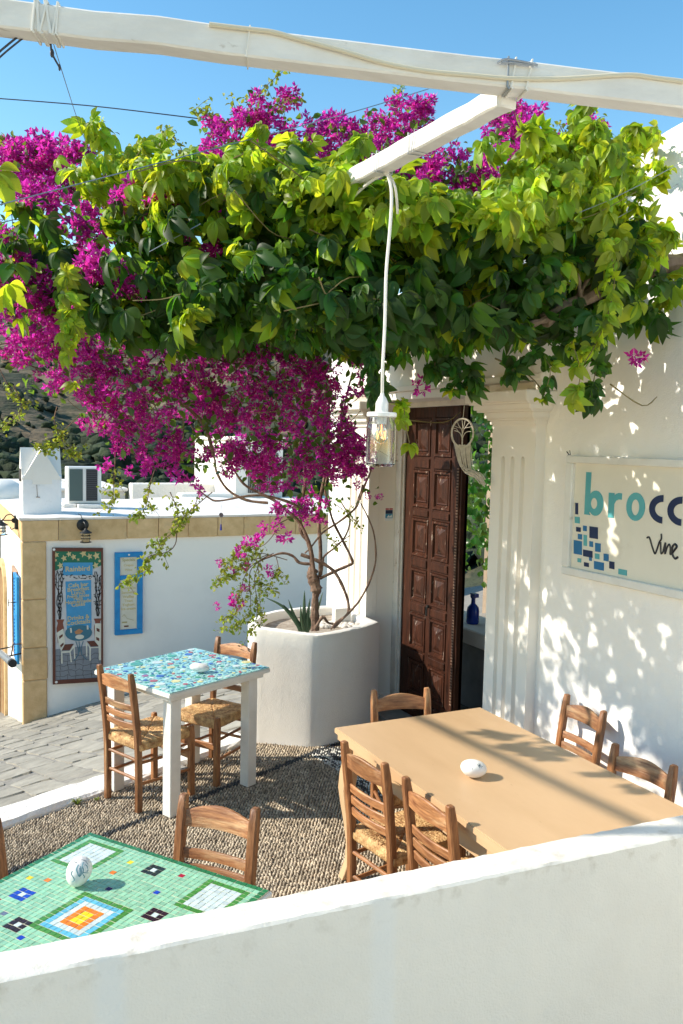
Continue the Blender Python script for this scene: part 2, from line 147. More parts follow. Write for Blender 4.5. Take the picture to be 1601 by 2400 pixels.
def scatter(tv, tf, mats4):      # template verts, faces, (N,4,4)-> V,F
    h = np.c_[tv, np.ones(len(tv))]; V = np.einsum('nij,vj->nvi', mats4, h)[:, :, :3].reshape(-1, 3)
    Fq = (tf[None] + (np.arange(len(mats4))*len(tv))[:, None, None]).reshape(-1, tf.shape[1]); return V, Fq
def frames(P, X, Zn, S):         # positions, x axes, approx normals, scales -> (N,4,4)
    X = X/np.linalg.norm(X, axis=1)[:, None]; Y = np.cross(Zn, X); Y /= (np.linalg.norm(Y, axis=1)[:, None]+1e-9); Z = np.cross(X, Y)
    M = np.zeros((len(P), 4, 4)); M[:, :3, 0] = X*S[:, None]; M[:, :3, 1] = Y*S[:, None]; M[:, :3, 2] = Z*S[:, None]; M[:, :3, 3] = P; M[:, 3, 3] = 1; return M
def catmull(P, n=5, closed=False):
    P = [Vector(p) for p in P]; k = len(P); out = []
    rngi = range(k if closed else k-1)
    for i in rngi:
        g = (lambda j: P[j % k]) if closed else (lambda j: P[max(0, min(k-1, j))])
        a, b, c, d = g(i-1), g(i), g(i+1), g(i+2)
        for q in range(n):
            t = q/n; out.append(.5*((2*b)+(c-a)*t+(2*a-5*b+4*c-d)*t*t+(3*b-a-3*c+d)*t*t*t))
    if not closed: out.append(P[-1])
    return out
# ------------------------------------------------------------------ materials
def mat(name, color, rough=.6, **kw):
    m = bpy.data.materials.new(name); m.use_nodes = True; nt = m.node_tree; b = nt.nodes['Principled BSDF']
    b.inputs['Base Color'].default_value = (*color, 1); b.inputs['Roughness'].default_value = rough
    for k, v in kw.items(): b.inputs[k.replace('_', ' ')].default_value = v
    return m
def noise_mat(name, c1, c2, scale=8, rough=.7, bump=0, bscale=None, detail=6, stretch=(1,1,1), c3=None, s3=1.2, t3=(.55,.7), coord='Object', metallic=0, rnd=0, bdist=.01, spec=.3, isl=False, ramp=(.3,.7)):
    m = bpy.data.materials.new(name); m.use_nodes = True; nt = m.node_tree; N = nt.nodes; Lk = nt.links; b = N['Principled BSDF']
    b.inputs['Roughness'].default_value = rough; b.inputs['Metallic'].default_value = metallic; b.inputs['Specular IOR Level'].default_value = spec
    tc = N.new('ShaderNodeTexCoord'); mp = N.new('ShaderNodeMapping'); mp.inputs['Scale'].default_value = stretch
    Lk.new(tc.outputs[coord], mp.inputs[0])
    vec = mp.outputs[0]
    if rnd:
        oi = N.new('ShaderNodeObjectInfo'); va = N.new('ShaderNodeVectorMath'); va.operation = 'ADD'
        ml = N.new('ShaderNodeMath'); ml.operation = 'MULTIPLY'; ml.inputs[1].default_value = 37
        Lk.new(oi.outputs['Random'], ml.inputs[0]); Lk.new(vec, va.inputs[0]); Lk.new(ml.outputs[0], va.inputs[1]); vec = va.outputs[0]
    n = N.new('ShaderNodeTexNoise'); n.inputs['Scale'].default_value = scale; n.inputs['Detail'].default_value = detail; n.inputs['Roughness'].default_value = .6
    Lk.new(vec, n.inputs['Vector'])
    r = N.new('ShaderNodeValToRGB'); r.color_ramp.elements[0].position = ramp[0]; r.color_ramp.elements[1].position = ramp[1]
    r.color_ramp.elements[0].color = (*c1, 1); r.color_ramp.elements[1].color = (*c2, 1); Lk.new(n.outputs[0], r.inputs[0]); col = r.outputs[0]
    if c3 is not None:
        n3 = N.new('ShaderNodeTexNoise'); n3.inputs['Scale'].default_value = s3; n3.inputs['Detail'].default_value = 8; n3.inputs['Roughness'].default_value = .65
        Lk.new(vec, n3.inputs['Vector'])
        r3 = N.new('ShaderNodeValToRGB'); r3.color_ramp.elements[0].position = t3[0]; r3.color_ramp.elements[1].position = t3[1]; Lk.new(n3.outputs[0], r3.inputs[0])
        mx = N.new('ShaderNodeMix'); mx.data_type = 'RGBA'; Lk.new(r3.outputs[0], mx.inputs[0]); Lk.new(col, mx.inputs[6]); mx.inputs[7].default_value = (*c3, 1); col = mx.outputs[2]
    if rnd or isl:
        hs = N.new('ShaderNodeHueSaturation'); mr = N.new('ShaderNodeMapRange'); mr.inputs[3].default_value = 1-(rnd or isl); mr.inputs[4].default_value = 1+(rnd or isl)
        if isl: g = N.new('ShaderNodeNewGeometry'); Lk.new(g.outputs['Random Per Island'], mr.inputs[0])
        else: Lk.new(oi.outputs['Random'], mr.inputs[0])
        Lk.new(mr.outputs[0], hs.inputs['Value']); Lk.new(col, hs.inputs['Color']); col = hs.outputs[0]
    Lk.new(col, b.inputs['Base Color'])
    if bump:
        nb = N.new('ShaderNodeTexNoise'); nb.inputs['Scale'].default_value = bscale or scale*3; nb.inputs['Detail'].default_value = 5; Lk.new(vec, nb.inputs['Vector'])
        bp = N.new('ShaderNodeBump'); bp.inputs['Strength'].default_value = bump; bp.inputs['Distance'].default_value = bdist
        Lk.new(nb.outputs[0], bp.inputs['Height']); Lk.new(bp.outputs[0], b.inputs['Normal'])
    return m
def leaf_mat(name, c, tc, trans=.45, rough=.42, var=.35, hvar=.03, spec=.4):
    m = bpy.data.materials.new(name); m.use_nodes = True; nt = m.node_tree; N = nt.nodes; Lk = nt.links; b = N['Principled BSDF']
    b.inputs['Roughness'].default_value = rough; b.inputs['Specular IOR Level'].default_value = spec
    g = N.new('ShaderNodeNewGeometry'); oi = N.new('ShaderNodeObjectInfo'); ad = N.new('ShaderNodeMath'); ad.operation = 'ADD'; fr = N.new('ShaderNodeMath'); fr.operation = 'FRACT'
    Lk.new(g.outputs['Random Per Island'], ad.inputs[0]); Lk.new(oi.outputs['Random'], ad.inputs[1]); Lk.new(ad.outputs[0], fr.inputs[0])
    mv = N.new('ShaderNodeMapRange'); mv.inputs[3].default_value = 1-var; mv.inputs[4].default_value = 1+var; Lk.new(fr.outputs[0], mv.inputs[0])
    m7 = N.new('ShaderNodeMath'); m7.operation = 'MULTIPLY'; m7.inputs[1].default_value = 7.3; f2 = N.new('ShaderNodeMath'); f2.operation = 'FRACT'; Lk.new(fr.outputs[0], m7.inputs[0]); Lk.new(m7.outputs[0], f2.inputs[0])
    mh = N.new('ShaderNodeMapRange'); mh.inputs[3].default_value = .5-hvar; mh.inputs[4].default_value = .5+hvar; Lk.new(f2.outputs[0], mh.inputs[0])
    def hsv(cc):
        h = N.new('ShaderNodeHueSaturation'); h.inputs['Color'].default_value = (*cc, 1); Lk.new(mv.outputs[0], h.inputs['Value']); Lk.new(mh.outputs[0], h.inputs['Hue']); return h.outputs[0]
    Lk.new(hsv(c), b.inputs['Base Color'])
    tr = N.new('ShaderNodeBsdfTranslucent'); Lk.new(hsv(tc), tr.inputs[0])
    mx = N.new('ShaderNodeMixShader'); mx.inputs[0].default_value = trans; Lk.new(b.outputs[0], mx.inputs[1]); Lk.new(tr.outputs[0], mx.inputs[2])
    Lk.new(mx.outputs[0], N['Material Output'].inputs[0]); return m

def plaster(name, c=(.82,.78,.715), c2=(.74,.70,.635), bump=.35, bscale=28, stain=(.50,.47,.42), ts=(.66,.9), s3=2.2, bdist=.012, fine=.25):
    m = noise_mat(name, c2, c, scale=1.6, rough=.88, bump=bump, bscale=bscale, c3=stain, s3=s3, t3=ts, bdist=bdist, spec=.15, ramp=(.25,.5))
    nt = m.node_tree; N = nt.nodes; Lk = nt.links; tc = [n for n in N if n.type == 'TEX_COORD'][0]; bp = [n for n in N if n.type == 'BUMP'][0]
    n2 = N.new('ShaderNodeTexNoise'); n2.inputs['Scale'].default_value = 160; n2.inputs['Detail'].default_value = 4; Lk.new(tc.outputs['Object'], n2.inputs['Vector'])
    b2 = N.new('ShaderNodeBump'); b2.inputs['Strength'].default_value = fine; b2.inputs['Distance'].default_value = .003
    Lk.new(n2.outputs[0], b2.inputs['Height']); Lk.new(bp.outputs[0], b2.inputs['Normal']); Lk.new(b2.outputs[0], N['Principled BSDF'].inputs['Normal']); return m
WHITE = plaster('white_plaster'); ROUGHW = plaster('rough_white_plaster', bump=.7, bscale=22, bdist=.02, fine=.5)
WALLP = plaster('parapet_plaster', c=(.76,.715,.64), c2=(.70,.655,.585), bump=.3, bscale=14, bdist=.012, stain=(.55,.51,.45), ts=(.69,.76), s3=11, fine=.45)
SMOOTHW = plaster('smooth_white_plaster', bump=.15, bscale=14, bdist=.008, fine=.15)
PAINTW = noise_mat('white_painted_wood', (.68,.66,.62), (.80,.79,.75), scale=6, rough=.5, bump=.15, bscale=30, c3=(.42,.38,.32), s3=9, t3=(.68,.78), stretch=(1,1,1))
BEAMW = noise_mat('white_painted_beam', (.66,.63,.58), (.80,.78,.73), scale=5, rough=.65, bump=.3, bscale=25, c3=(.36,.31,.25), s3=12, t3=(.66,.8), stretch=(.4,2,2))
WOODV = noise_mat('oiled_wood_upright', (.13,.046,.018), (.38,.175,.070), scale=14, rough=.45, bump=.25, bscale=40, stretch=(5,5,.55), c3=(.62,.40,.20), s3=4, t3=(.58,.80), rnd=.28, spec=.4)
WOODH = noise_mat('oiled_wood_rail', (.15,.052,.02), (.44,.205,.083), scale=14, rough=.45, bump=.25, bscale=40, stretch=(5,.55,5), c3=(.66,.44,.23), s3=4, t3=(.52,.78), rnd=.28, spec=.4)
WOODX = noise_mat('oiled_wood_stretcher', (.19,.066,.022), (.44,.19,.07), scale=14, rough=.45, bump=.2, bscale=40, stretch=(.55,5,5), c3=(.58,.36,.17), s3=4, t3=(.6,.8), rnd=.15, spec=.4)
RUSH = noise_mat('woven_rush', (.27,.11,.035), (.80,.55,.26), scale=30, rough=.6, bump=.5, bscale=120, c3=(.25,.12,.05), s3=9, t3=(.55,.75), rnd=.1)
TANP = noise_mat('tan_table_paint', (.53,.345,.19), (.59,.395,.225), scale=3, rough=.38, bump=.1, bscale=9, c3=(.36,.21,.10), s3=26, t3=(.68,.76), stretch=(2.2,.6,1), spec=.35)
STONEW = noise_mat('white_painted_stone', (.74,.72,.68), (.82,.80,.77), scale=14, rough=.6, bump=.25, bscale=40, c3=(.5,.47,.43), s3=22, t3=(.68,.75))
INK = mat('dark_ink', (.05,.09,.11), .6)
BLACK = noise_mat('black_iron', (.012,.012,.012), (.03,.03,.028), scale=30, rough=.45, bump=.2)
TANS = noise_mat('tan_sandstone_render', (.54,.35,.165), (.74,.52,.28), scale=7, rough=.9, bump=.5, bscale=35, detail=10, c3=(.36,.27,.15), s3=3.5, t3=(.58,.8), rnd=.05)
SOIL = noise_mat('planter_soil', (.22,.17,.125), (.45,.39,.32), scale=20, rough=.95, bump=.6)
# ================================================================== SETTING
def street_z(x, y): return 1.05 + .2*x - .25*y
KD = Vector((1.658, .739)).normalized(); KN = Vector((-KD.y, KD.x))        # kerb direction and its street-side normal
K0 = Vector((.413, 4.875))
def kerb_in(t): return K0 + KD*t
# far ground, valley and hillside: one sheet in rings about the terrace
def hill_h(r, a):
    base = np.interp(r, [16, 24, 45, 90, 150, 250, 330, 450, 600, 760, 1000, 1800], [-4.2, -5, -9, -14, -12, 5, 20, 45, 70, 84, 86, 40])
    w = np.clip((r-60)/200, 0, 1)
    return base + w*(6*np.sin(a*9+r*.011) + 3.2*np.sin(a*23-r*.021+1.3) + 1.7*np.sin(a*51+r*.05)) + np.clip((r-300)/300, 0, 1)*14*np.sin(a*3.1+.6)
na, nr = 220, 150
A_ = np.linspace(radians(-60), radians(105), na); Rr = 14*np.exp(np.linspace(0, math.log(1800/14), nr))
ga, gr = np.meshgrid(A_, Rr, indexing='ij')
Z = hill_h(gr, ga) + np.clip((gr-100)/200, 0, 1)*rng.normal(0, .7, ga.shape)
V = np.stack([gr*np.sin(ga), gr*np.cos(ga), Z], -1).reshape(-1, 3)
ii = (np.arange(na-1)[:, None]*nr + np.arange(nr-1)[None]).ravel(); Fq = np.stack([ii, ii+nr, ii+nr+1, ii+1], 1)
HILL = noise_mat('dry_hillside', (.07,.055,.032), (.22,.165,.10), scale=.035, rough=.95, detail=12, stretch=(1,1,5), c3=(.045,.05,.025), s3=.06, t3=(.43,.56), coord='Object', bump=.6, bscale=.3, bdist=2)
tag(raw('hillside', V, Fq, HILL, smooth=True), kind='structure')
g = MB(); g.box((-60, -60, -6), (60, 22, -5.2)); g.build('ground', noise_mat('dry_earth', (.2,.16,.11), (.32,.26,.19), scale=1, rough=.95), kind='structure')
# bushes and trees of the valley, one dark mass
ico = bmesh.new(); bmesh.ops.create_icosphere(ico, subdivisions=2, radius=1); tv = np.array([v.co[:] for v in ico.verts]); tf = np.array([[v.index for v in f.verts] for f in ico.faces]); ico.free()
Vs, Fs, off = [], [], 0
for i in range(3600):
    far = i > 2500
    r = rng.uniform(105, 262) if not far else rng.uniform(255, 640); a = rng.uniform(radians(-14), radians(52))
    if far and rng.random() < .5: a = rng.uniform(radians(-14), radians(30))
    s = rng.uniform(.7, 2.7)*(1.25 if r < 180 else 1)*(.75 if far else 1)
    P = tv*(1+rng.normal(0, .3, len(tv)))[:, None]*[s*rng.uniform(.8, 1.3), s*rng.uniform(.8, 1.3), s*rng.uniform(.55, .95)]
    Vs.append(P + [r*sin(a), r*cos(a), float(hill_h(r, a)) + s*.35]); Fs.append(tf+off); off += len(tv)
WOODS = noise_mat('dark_scrub', (.012,.020,.012), (.045,.060,.026), scale=.5, rough=.95, detail=8, bump=.8, bscale=1.5, bdist=.5, isl=.5)
tag(raw('woodland', np.concatenate(Vs), np.concatenate(Fs), WOODS), 'dark green trees and scrub massed across the valley below the dry hillside', 'trees', kind='stuff')
fh = root('farmhouse', (38, 190, -9), 'tiny pale houses among the dark trees of the far valley', 'house')
for q, (fx, fy) in enumerate([(30, 190), (52, 196), (66, 204), (47, 214)]):
    m = MB(); zz = float(hill_h(math.hypot(fx, fy), math.atan2(fx, fy))); m.box((fx-.9, fy-.9, zz-1), (fx+.9, fy+.9, zz+1.3)); m.build('wall', SMOOTHW, fh)

# ---- street, paved with slate
STJ = noise_mat('street_joint_mortar', (.17,.155,.135), (.29,.27,.235), scale=18, rough=.95, bump=.5)
m = MB(); xs = np.linspace(-9, 8.5, 36); ys = np.linspace(4.2, 18, 29)
vs = [(x, y, street_z(x, y)) for y in ys for x in xs]; nx = len(xs)
def keep(j, i): 
    c = Vector(((xs[i]+xs[i+1])/2, (ys[j]+ys[j+1])/2)); return (c-K0).dot(KN) > .06
m.add(vs, [(j*nx+i, j*nx+i+1, (j+1)*nx+i+1, (j+1)*nx+i) for j in range(len(ys)-1) for i in range(nx-1) if keep(j, i)])
street = m.build('street', STJ, kind='structure')
SLATE = noise_mat('street_slate', (.22,.20,.165), (.34,.315,.262), scale=6, rough=.8, bump=.6, bscale=16, bdist=.012, detail=10, c3=(.42,.36,.29), s3=4, t3=(.6,.8), rnd=.14)
a1 = Vector((cos(radians(-84)), sin(radians(-84)))); b1 = Vector((cos(radians(-22)), sin(radians(-22)))); L1, W1 = .56, .26
cnt = 0; rest = MB()
cands = []
for i in range(-60, 60):
    for j in range(-45, 45):
        o = Vector((1.2, 8.5)) + a1*(i*L1 + (j % 2)*L1*.5 + random.uniform(-.06, .06)) + b1*(j*W1)
        if o.y < 4.6 or o.y > 13.8 or o.x < -1.6 or o.x > 4.6: continue
        if (o-K0).dot(KN) < .42: continue
        cands.append(o)
cands.sort(key=lambda o: abs(o.x-1.1)*1.2 + abs(o.y-7.5))
for n_, o in enumerate(cands):
    e = L1*.5*random.uniform(.93, .985); w = W1*.5*random.uniform(.90, .965); h = .004 + random.uniform(0, .006)
    cs = [o - a1*e - b1*w, o + a1*e - b1*w, o + a1*e + b1*w, o - a1*e + b1*w]
    poly = []
    for q in range(4):
        p, p2 = cs[q], cs[(q+1) % 4]
        for t in (.08, .36, .66, .92): poly.append(p.lerp(p2, t) + Vector((random.uniform(-1, 1), random.uniform(-1, 1)))*.010)
    tz = [random.uniform(-.006, .006) for _ in range(2)]
    k = len(poly); vs = [(p.x, p.y, street_z(p.x, p.y)-.01) for p in poly] + [(p.x*.97+o.x*.03, p.y*.97+o.y*.03, street_z(p.x, p.y)+h+(p.x-o.x)*tz[0]*8+(p.y-o.y)*tz[1]*5) for p in poly] + [(o.x, o.y, street_z(o.x, o.y)+h+.002)]
    fs = [(q, (q+1) % k, k+(q+1) % k, k+q) for q in range(k)] + [(k+q, k+(q+1) % k, 2*k) for q in range(k)]
    if n_ < 295: MB().add(vs, fs).build('paving_stone', SLATE, street)
    else: rest.add(vs, fs)
rest.build('paving_stones', SLATE, street, kind='stuff')
# ---- terrace
m = MB(); A = kerb_in(-3.2); B = kerb_in(3.4)
m.prism([(A.x, A.y), (-2.6, .3), (3.6, .3), (3.6, 6.6), (B.x, B.y)], -.6, -.006)
GROUT = noise_mat('pebble_grout', (.11,.09,.07), (.19,.16,.125), scale=25, rough=.95, bump=.6)
terrace = m.build('terrace', GROUT, kind='structure')
# pebbles: half-sunk ovals laid on edge in rows, dark lines through them
pv = []; pf = []
for lv, (rr, zz) in enumerate([(1, 0), (.86, .55), (.45, .92)]):
    for q in range(7): pv.append((rr*cos(2*pi*q/7+lv*.4), rr*sin(2*pi*q/7+lv*.4), zz))
pv.append((0, 0, 1.02))
for lv in range(2):
    for q in range(7): a, b = lv*7+q, lv*7+(q+1) % 7; pf += [(a, b, b+7), (a, b+7, a+7)]
for q in range(7): pf.append((14+q, 14+(q+1) % 7, 21))
pv = np.array(pv); pf = np.array(pf)
def in_terrace(P): 
    d = (P[:, 0]-K0.x)*KN.x + (P[:, 1]-K0.y)*KN.y
    return (d < -.008) & (P[:, 0] < 3.12) & (P[:, 1] > 1.95) & (P[:, 0] > -.2)
def seg_d(P, L):
    D_ = np.full(len(P), 9.)
    for a, b in zip(L[:-1], L[1:]):
        a = np.array(a); b = np.array(b); t = np.clip(((P[:, :2]-a)@(b-a))/((b-a)@(b-a)), 0, 1); D_ = np.minimum(D_, np.linalg.norm(P[:, :2]-(a+t[:, None]*(b-a)), axis=1))
    return D_
ang = radians(24); du = np.array([cos(ang), sin(ang)]); dv = np.array([-sin(ang), cos(ang)])
gi, gj = np.meshgrid(np.arange(-250, 250), np.arange(-310, 310), indexing='ij'); gi = gi.ravel(); gj = gj.ravel()
sp, sq = .0156, .0205
P2 = np.array([1.6, 4.0])[None] + du[None]*((gi*sp)[:, None]) + dv[None]*((gj*sq + (gi % 2)*sq*.5)[:, None])
P = np.c_[P2, np.zeros(len(P2))]; P[:, :2] += rng.normal(0, .0021, (len(P), 2)); P = P[in_terrace(P)]
dd = np.minimum(seg_d(P, LINES[0]), seg_d(P, LINES[1]))
mi = (dd < .021).astype(int); chk = (seg_d(P, LINES[1]) < .13); mi[chk & (rng.random(len(P)) < .45)] = 1; mi[chk & (mi == 0)] = 2
swing = .35*np.sin(P[:, 0]*3.1)*np.cos(P[:, 1]*2.3)
aa = ang + radians(62) + swing + rng.normal(0, .16, len(P))
M4 = np.zeros((len(P), 4, 4)); ea = rng.uniform(.0096, .0132, len(P)); eb = rng.uniform(.0054, .0075, len(P)); ec = rng.uniform(.006, .0105, len(P))
M4[:, 0, 0] = np.cos(aa)*ea; M4[:, 1, 0] = np.sin(aa)*ea; M4[:, 0, 1] = -np.sin(aa)*eb; M4[:, 1, 1] = np.cos(aa)*eb; M4[:, 2, 2] = ec
M4[:, :3, 3] = P; M4[:, 2, 3] -= .0045; tl = rng.normal(0, .18, (len(P), 2)); M4[:, 2, 0] = tl[:, 0]*ea; M4[:, 2, 1] = tl[:, 1]*eb; M4[:, 3, 3] = 1
V, Fq = scatter(pv, pf, M4)
PEB = [noise_mat('beige_pebble', (.25,.19,.125), (.54,.45,.33), scale=9, rough=.5, isl=.42, c3=(.24,.19,.14), s3=14, t3=(.5,.8)), noise_mat('black_pebble', (.015,.017,.02), (.05,.055,.06), scale=9, rough=.45, isl=.4), noise_mat('white_pebble', (.5,.48,.43), (.7,.68,.62), scale=9, rough=.5, isl=.2)]
pb = raw('pebble_paving', V, Fq, PEB, midx=np.repeat(mi, len(pf)), smooth=True); pb.location = (0, 0, 0)
tag(pb, 'beige pebble mosaic paving with thin black pebble lines covering the terrace', 'pebbles', kind='stuff')
# ---- white kerb wall between terrace and street
m = MB(); kw = .225; pts = [kerb_in(-4.2 + i*.09) for i in range(int((4.2+1.86)/.09)+1)]
for i, p in enumerate(pts[:-1]):
    q = pts[i+1]; j = lambda: random.uniform(-.006, .006)
rows = []
for p in pts:
    j = [random.uniform(-.007, .007) for _ in range(4)]
    rows.append([(p.x, p.y, -.4), (p.x, p.y, .012+j[0]), (p.x+KN.x*(.02+j[1]), p.y+KN.y*.02, .03+j[2]), (p.x+KN.x*(kw-.02), p.y+KN.y*(kw-.02), .028+j[3]), (p.x+KN.x*(kw+j[1]), p.y+KN.y*(kw+j[1]), .005), (p.x+KN.x*kw, p.y+KN.y*kw, -1.3)])
vs = [v for r in rows for v in r]; m.add(vs, [(i*6+j, (i+1)*6+j, (i+1)*6+j+1, i*6+j+1) for i in range(len(rows)-1) for j in range(5)])
m.build('kerb_wall', ROUGHW, label='low white plastered kerb wall between pebble terrace and slate street', cat='kerb wall')
# ---- camera-side landing and parapet
m = MB(); m.box((-3, -3, -.6), (4, .3, .15)); m.box((-3, .3, -.6), (4, 1.70, -.02)); m.build('stair_landing', ROUGHW, kind='structure')
m = MB(); n = 150; rows = []
for i in range(n+1):
    x = -1.6 + i*(4.75/n); j = [random.uniform(-.0018, .0018) for _ in range(6)]
    yi = 1.921 - (x-.135)*.0389; yo = 1.812 - (x-.127)*.0406; zt = 1.024 - x*.003
    rows.append([(x, yi+j[0]*.3, -.1), (x, yi+j[0]*.5, zt-.007), (x, yi-.006, zt-.001+j[1]), (x, (yi+yo)/2, zt+.002+j[3]), (x, yo+.006, zt-.001+j[4]), (x, yo+j[5]*.8, zt-.007+j[2]*.5), (x, yo-.002, -.1)])
m.add([v for r in rows for v in r], [(i*7+j, (i+1)*7+j, (i+1)*7+j+1, i*7+j+1) for i in range(n) for j in range(6)])
_n = WALLP.node_tree; _N = _n.nodes; _tc = [q for q in _N if q.type == 'TEX_COORD'][0]; _bs = _N['Principled BSDF']; _src = _bs.inputs['Base Color'].links[0].from_socket
_sp = _N.new('ShaderNodeSeparateXYZ'); _n.links.new(_tc.outputs['Object'], _sp.inputs[0]); _g = _N.new('ShaderNodeMapRange'); _g.inputs[1].default_value = 1.05; _g.inputs[2].default_value = 1.105; _n.links.new(_sp.outputs[2], _g.inputs[0])
_no = _N.new('ShaderNodeTexNoise'); _no.inputs['Scale'].default_value = 22; _no.inputs['Detail'].default_value = 9; _n.links.new(_tc.outputs['Object'], _no.inputs['Vector']); _th = _N.new('ShaderNodeMapRange'); _th.inputs[1].default_value = .54; _th.inputs[2].default_value = .74; _n.links.new(_no.outputs[0], _th.inputs[0])
_y = _N.new('ShaderNodeMapRange'); _y.inputs[1].default_value = -.035; _y.inputs[2].default_value = -.05; _n.links.new(_sp.outputs[1], _y.inputs[0])
_m1 = _N.new('ShaderNodeMath'); _m1.operation = 'MULTIPLY'; _n.links.new(_g.outputs[0], _m1.inputs[0]); _n.links.new(_th.outputs[0], _m1.inputs[1])
_m2 = _N.new('ShaderNodeMath'); _m2.operation = 'MULTIPLY'; _m2.inputs[1].default_value = .5; _n.links.new(_m1.outputs[0], _m2.inputs[0])
_mx = _N.new('ShaderNodeMix'); _mx.data_type = 'RGBA'; _n.links.new(_m2.outputs[0], _mx.inputs[0]); _n.links.new(_src, _mx.inputs[6]); _mx.inputs[7].default_value = (.40, .34, .25, 1); _n.links.new(_mx.outputs[2], _bs.inputs['Base Color'])
m.build('parapet_wall', WALLP, smooth=True, label='long white plastered parapet wall crossing the whole foreground', cat='parapet')

# ================================================================== CAFE FACADE (plane x = 3.17, door recess behind x = 3.10)
XW, XP = 3.17, 3.10
cafe = root('cafe_building', (3.3, 3.0, 0), 'white plastered cafe building with carved door surround on the right', 'building')
def grid_wall(name, y0, y1, z0, z1, x, material, parent, amp=.004, step=.07, thick=.34, topf=None):
    ny = max(2, int((y1-y0)/step)); nz = max(2, int((z1-z0)/step)); m = MB(); vs = []
    for i in range(ny+1):
        for j in range(nz+1):
            y = y0+(y1-y0)*i/ny; zt = z1 if topf is None else topf(y); zz = z0+(zt-z0)*j/nz; e = 0 < i < ny
            low = 1 + 1.4*max(0, 1.3-zz); vs.append((x + (random.gauss(0, amp)*low*.6 + .004*sin(y*5+zz*3) if e else 0), y, zz))
    fs = [(i*(nz+1)+j, i*(nz+1)+j+1, (i+1)*(nz+1)+j+1, (i+1)*(nz+1)+j) for i in range(ny) for j in range(nz)]
    m.add(vs, fs)
    t0 = z1 if topf is None else topf(y0); t1 = z1 if topf is None else topf(y1)
    m.add([(x,y0,z0),(x,y0,t0),(x,y1,t1),(x,y1,z0),(x+thick,y0,z0),(x+thick,y0,t0),(x+thick,y1,t1),(x+thick,y1,z0)], [(4,7,6,5),(0,1,5,4),(3,7,6,2),(1,2,6,5),(0,4,7,3)])
    return m.build(name, material, parent, smooth=True)
FAC = plaster('facade_plaster', c=(.86,.84,.81), c2=(.81,.79,.755), bump=.35, bscale=15, bdist=.015, fine=.55)
grid_wall('wall', -.8, 3.86, -.1, 3.25, XW, FAC, cafe, topf=lambda y: 3.66 if y < 2.98 else (3.66-(y-2.98)*.15 if y < 3.246 else max(3.25, 3.62-(y-3.246)*1.6)))
grid_wall('wall', 3.86, 4.27, 2.46, 3.25, XW, FAC, cafe); grid_wall('wall', 6.27, 6.72, -.5, 3.25, XW, FAC, cafe); grid_wall('wall', 4.27, 6.27, 2.47, 3.25, XW, FAC, cafe)
m = MB(); m.box((XW+.02, 3.86, -.1), (XW+.30, 4.25, 2.46)); m.box((XW+.02, 5.88, -.1), (XW+.34, 6.27, 2.46)); m.build('wall', SMOOTHW, cafe)
# fluted pilasters: face at XP, three vertical grooves
def pilaster(y0, y1, grooves, z0, z1, side0, gz0=.14, gz1=2.09):
    pl = MB()
    def cross(gs):
        pts = [(XW+.02, y0), (XP, y0)]
        for a, b in gs: pts += [(XP, a), (XP+.017, a+(b-a)*.12), (XP+.030, a+(b-a)*.35), (XP+.030, a+(b-a)*.65), (XP+.017, a+(b-a)*.88), (XP, b)]
        return pts + [(XP, y1), (XW+.02, y1)]
    for (za, zb, gs) in [(z0, gz0, []), (gz0, gz1, grooves), (gz1, z1, [])]:
        poly = cross(gs); n = len(poly)
        pl.add([(x, y, za) for x, y in poly]+[(x, y, zb) for x, y in poly], [(i, (i+1) % n, n+(i+1) % n, n+i) for i in range(n-1)])
    # caps of the grooves (sloped, rounded ends)
    for a, b in grooves:
        c = (a+b)/2; w = (b-a)/2; arc = [(c+w*cos(t), gz1-.022+.022*sin(t)) for t in np.linspace(0, pi, 7)]
        pl.add([(XP, y, zz) for y, zz in arc]+[(XP, b, gz1), (XP, a, gz1)], [(0,1,2,3,7), (3,4,5,6,8), (3, 8, 7)])
        pl.add([(XP, a, gz0), (XP, b, gz0), (XP+.030, b, gz0+.02), (XP+.030, a, gz0+.02)], [(0,1,2,3)])
    pl.box((XP-.018, y0-.02, -.05), (XW+.02, y1+.02, .13)); pl.box((XP-.008, y0-.01, .13), (XW+.02, y1+.01, .15))
    return pl.build('pilaster', SMOOTHW, cafe, bevel=.004)
pilaster(3.86, 4.27, [(3.95, 3.99), (4.045, 4.085), (4.135, 4.173)], -.05, 2.29, 0)
pilaster(5.85, 6.27, [(5.94, 5.98), (6.04, 6.08), (6.14, 6.18)], -.05, 2.29, 0)
def capital(y0, y1):
    c = MB(); lay = [(2.275, 2.300, .018), (2.300, 2.312, .034), (2.312, 2.348, .050), (2.348, 2.360, .075), (2.360, 2.390, .092), (2.390, 2.402, .118), (2.402, 2.462, .138)]
    for a, b, e in lay: c.box((XP-e, y0-e*.55, a), (XW+.30, y1+e*.55+(.03 if e > .05 else 0), b))
    return c.build('capital', SMOOTHW, cafe, bevel=.004, segs=2)
capital(3.86, 4.27); capital(5.85, 6.27)
m = MB(); m.box((XP-.01, 4.41, 2.464), (XW+.2, 5.71, 2.52)); m.box((XP-.03, 3.80, 2.522), (XW+.2, 6.32, 2.56)); m.box((XP+.012, 3.84, 2.56), (XW+.1, 6.28, 2.80)); m.box((XP-.03, 3.80, 2.80), (XW+.12, 6.32, 2.86)); m.box((XP+.02, 3.83, 2.86), (XW+.1, 6.3, 3.2))
m.box((XP-.024, 3.794, 2.4645), (XW+.05, 3.872, 3.22)); m.build('entablature', SMOOTHW, cafe, bevel=.005)
m = MB()
for q in range(9):
    a = 2*pi*q/9; m.ellipsoid((XP+.012, 4.86+.045*cos(a), 2.665+.045*sin(a)), (.018, .018, .018), 8, 5)
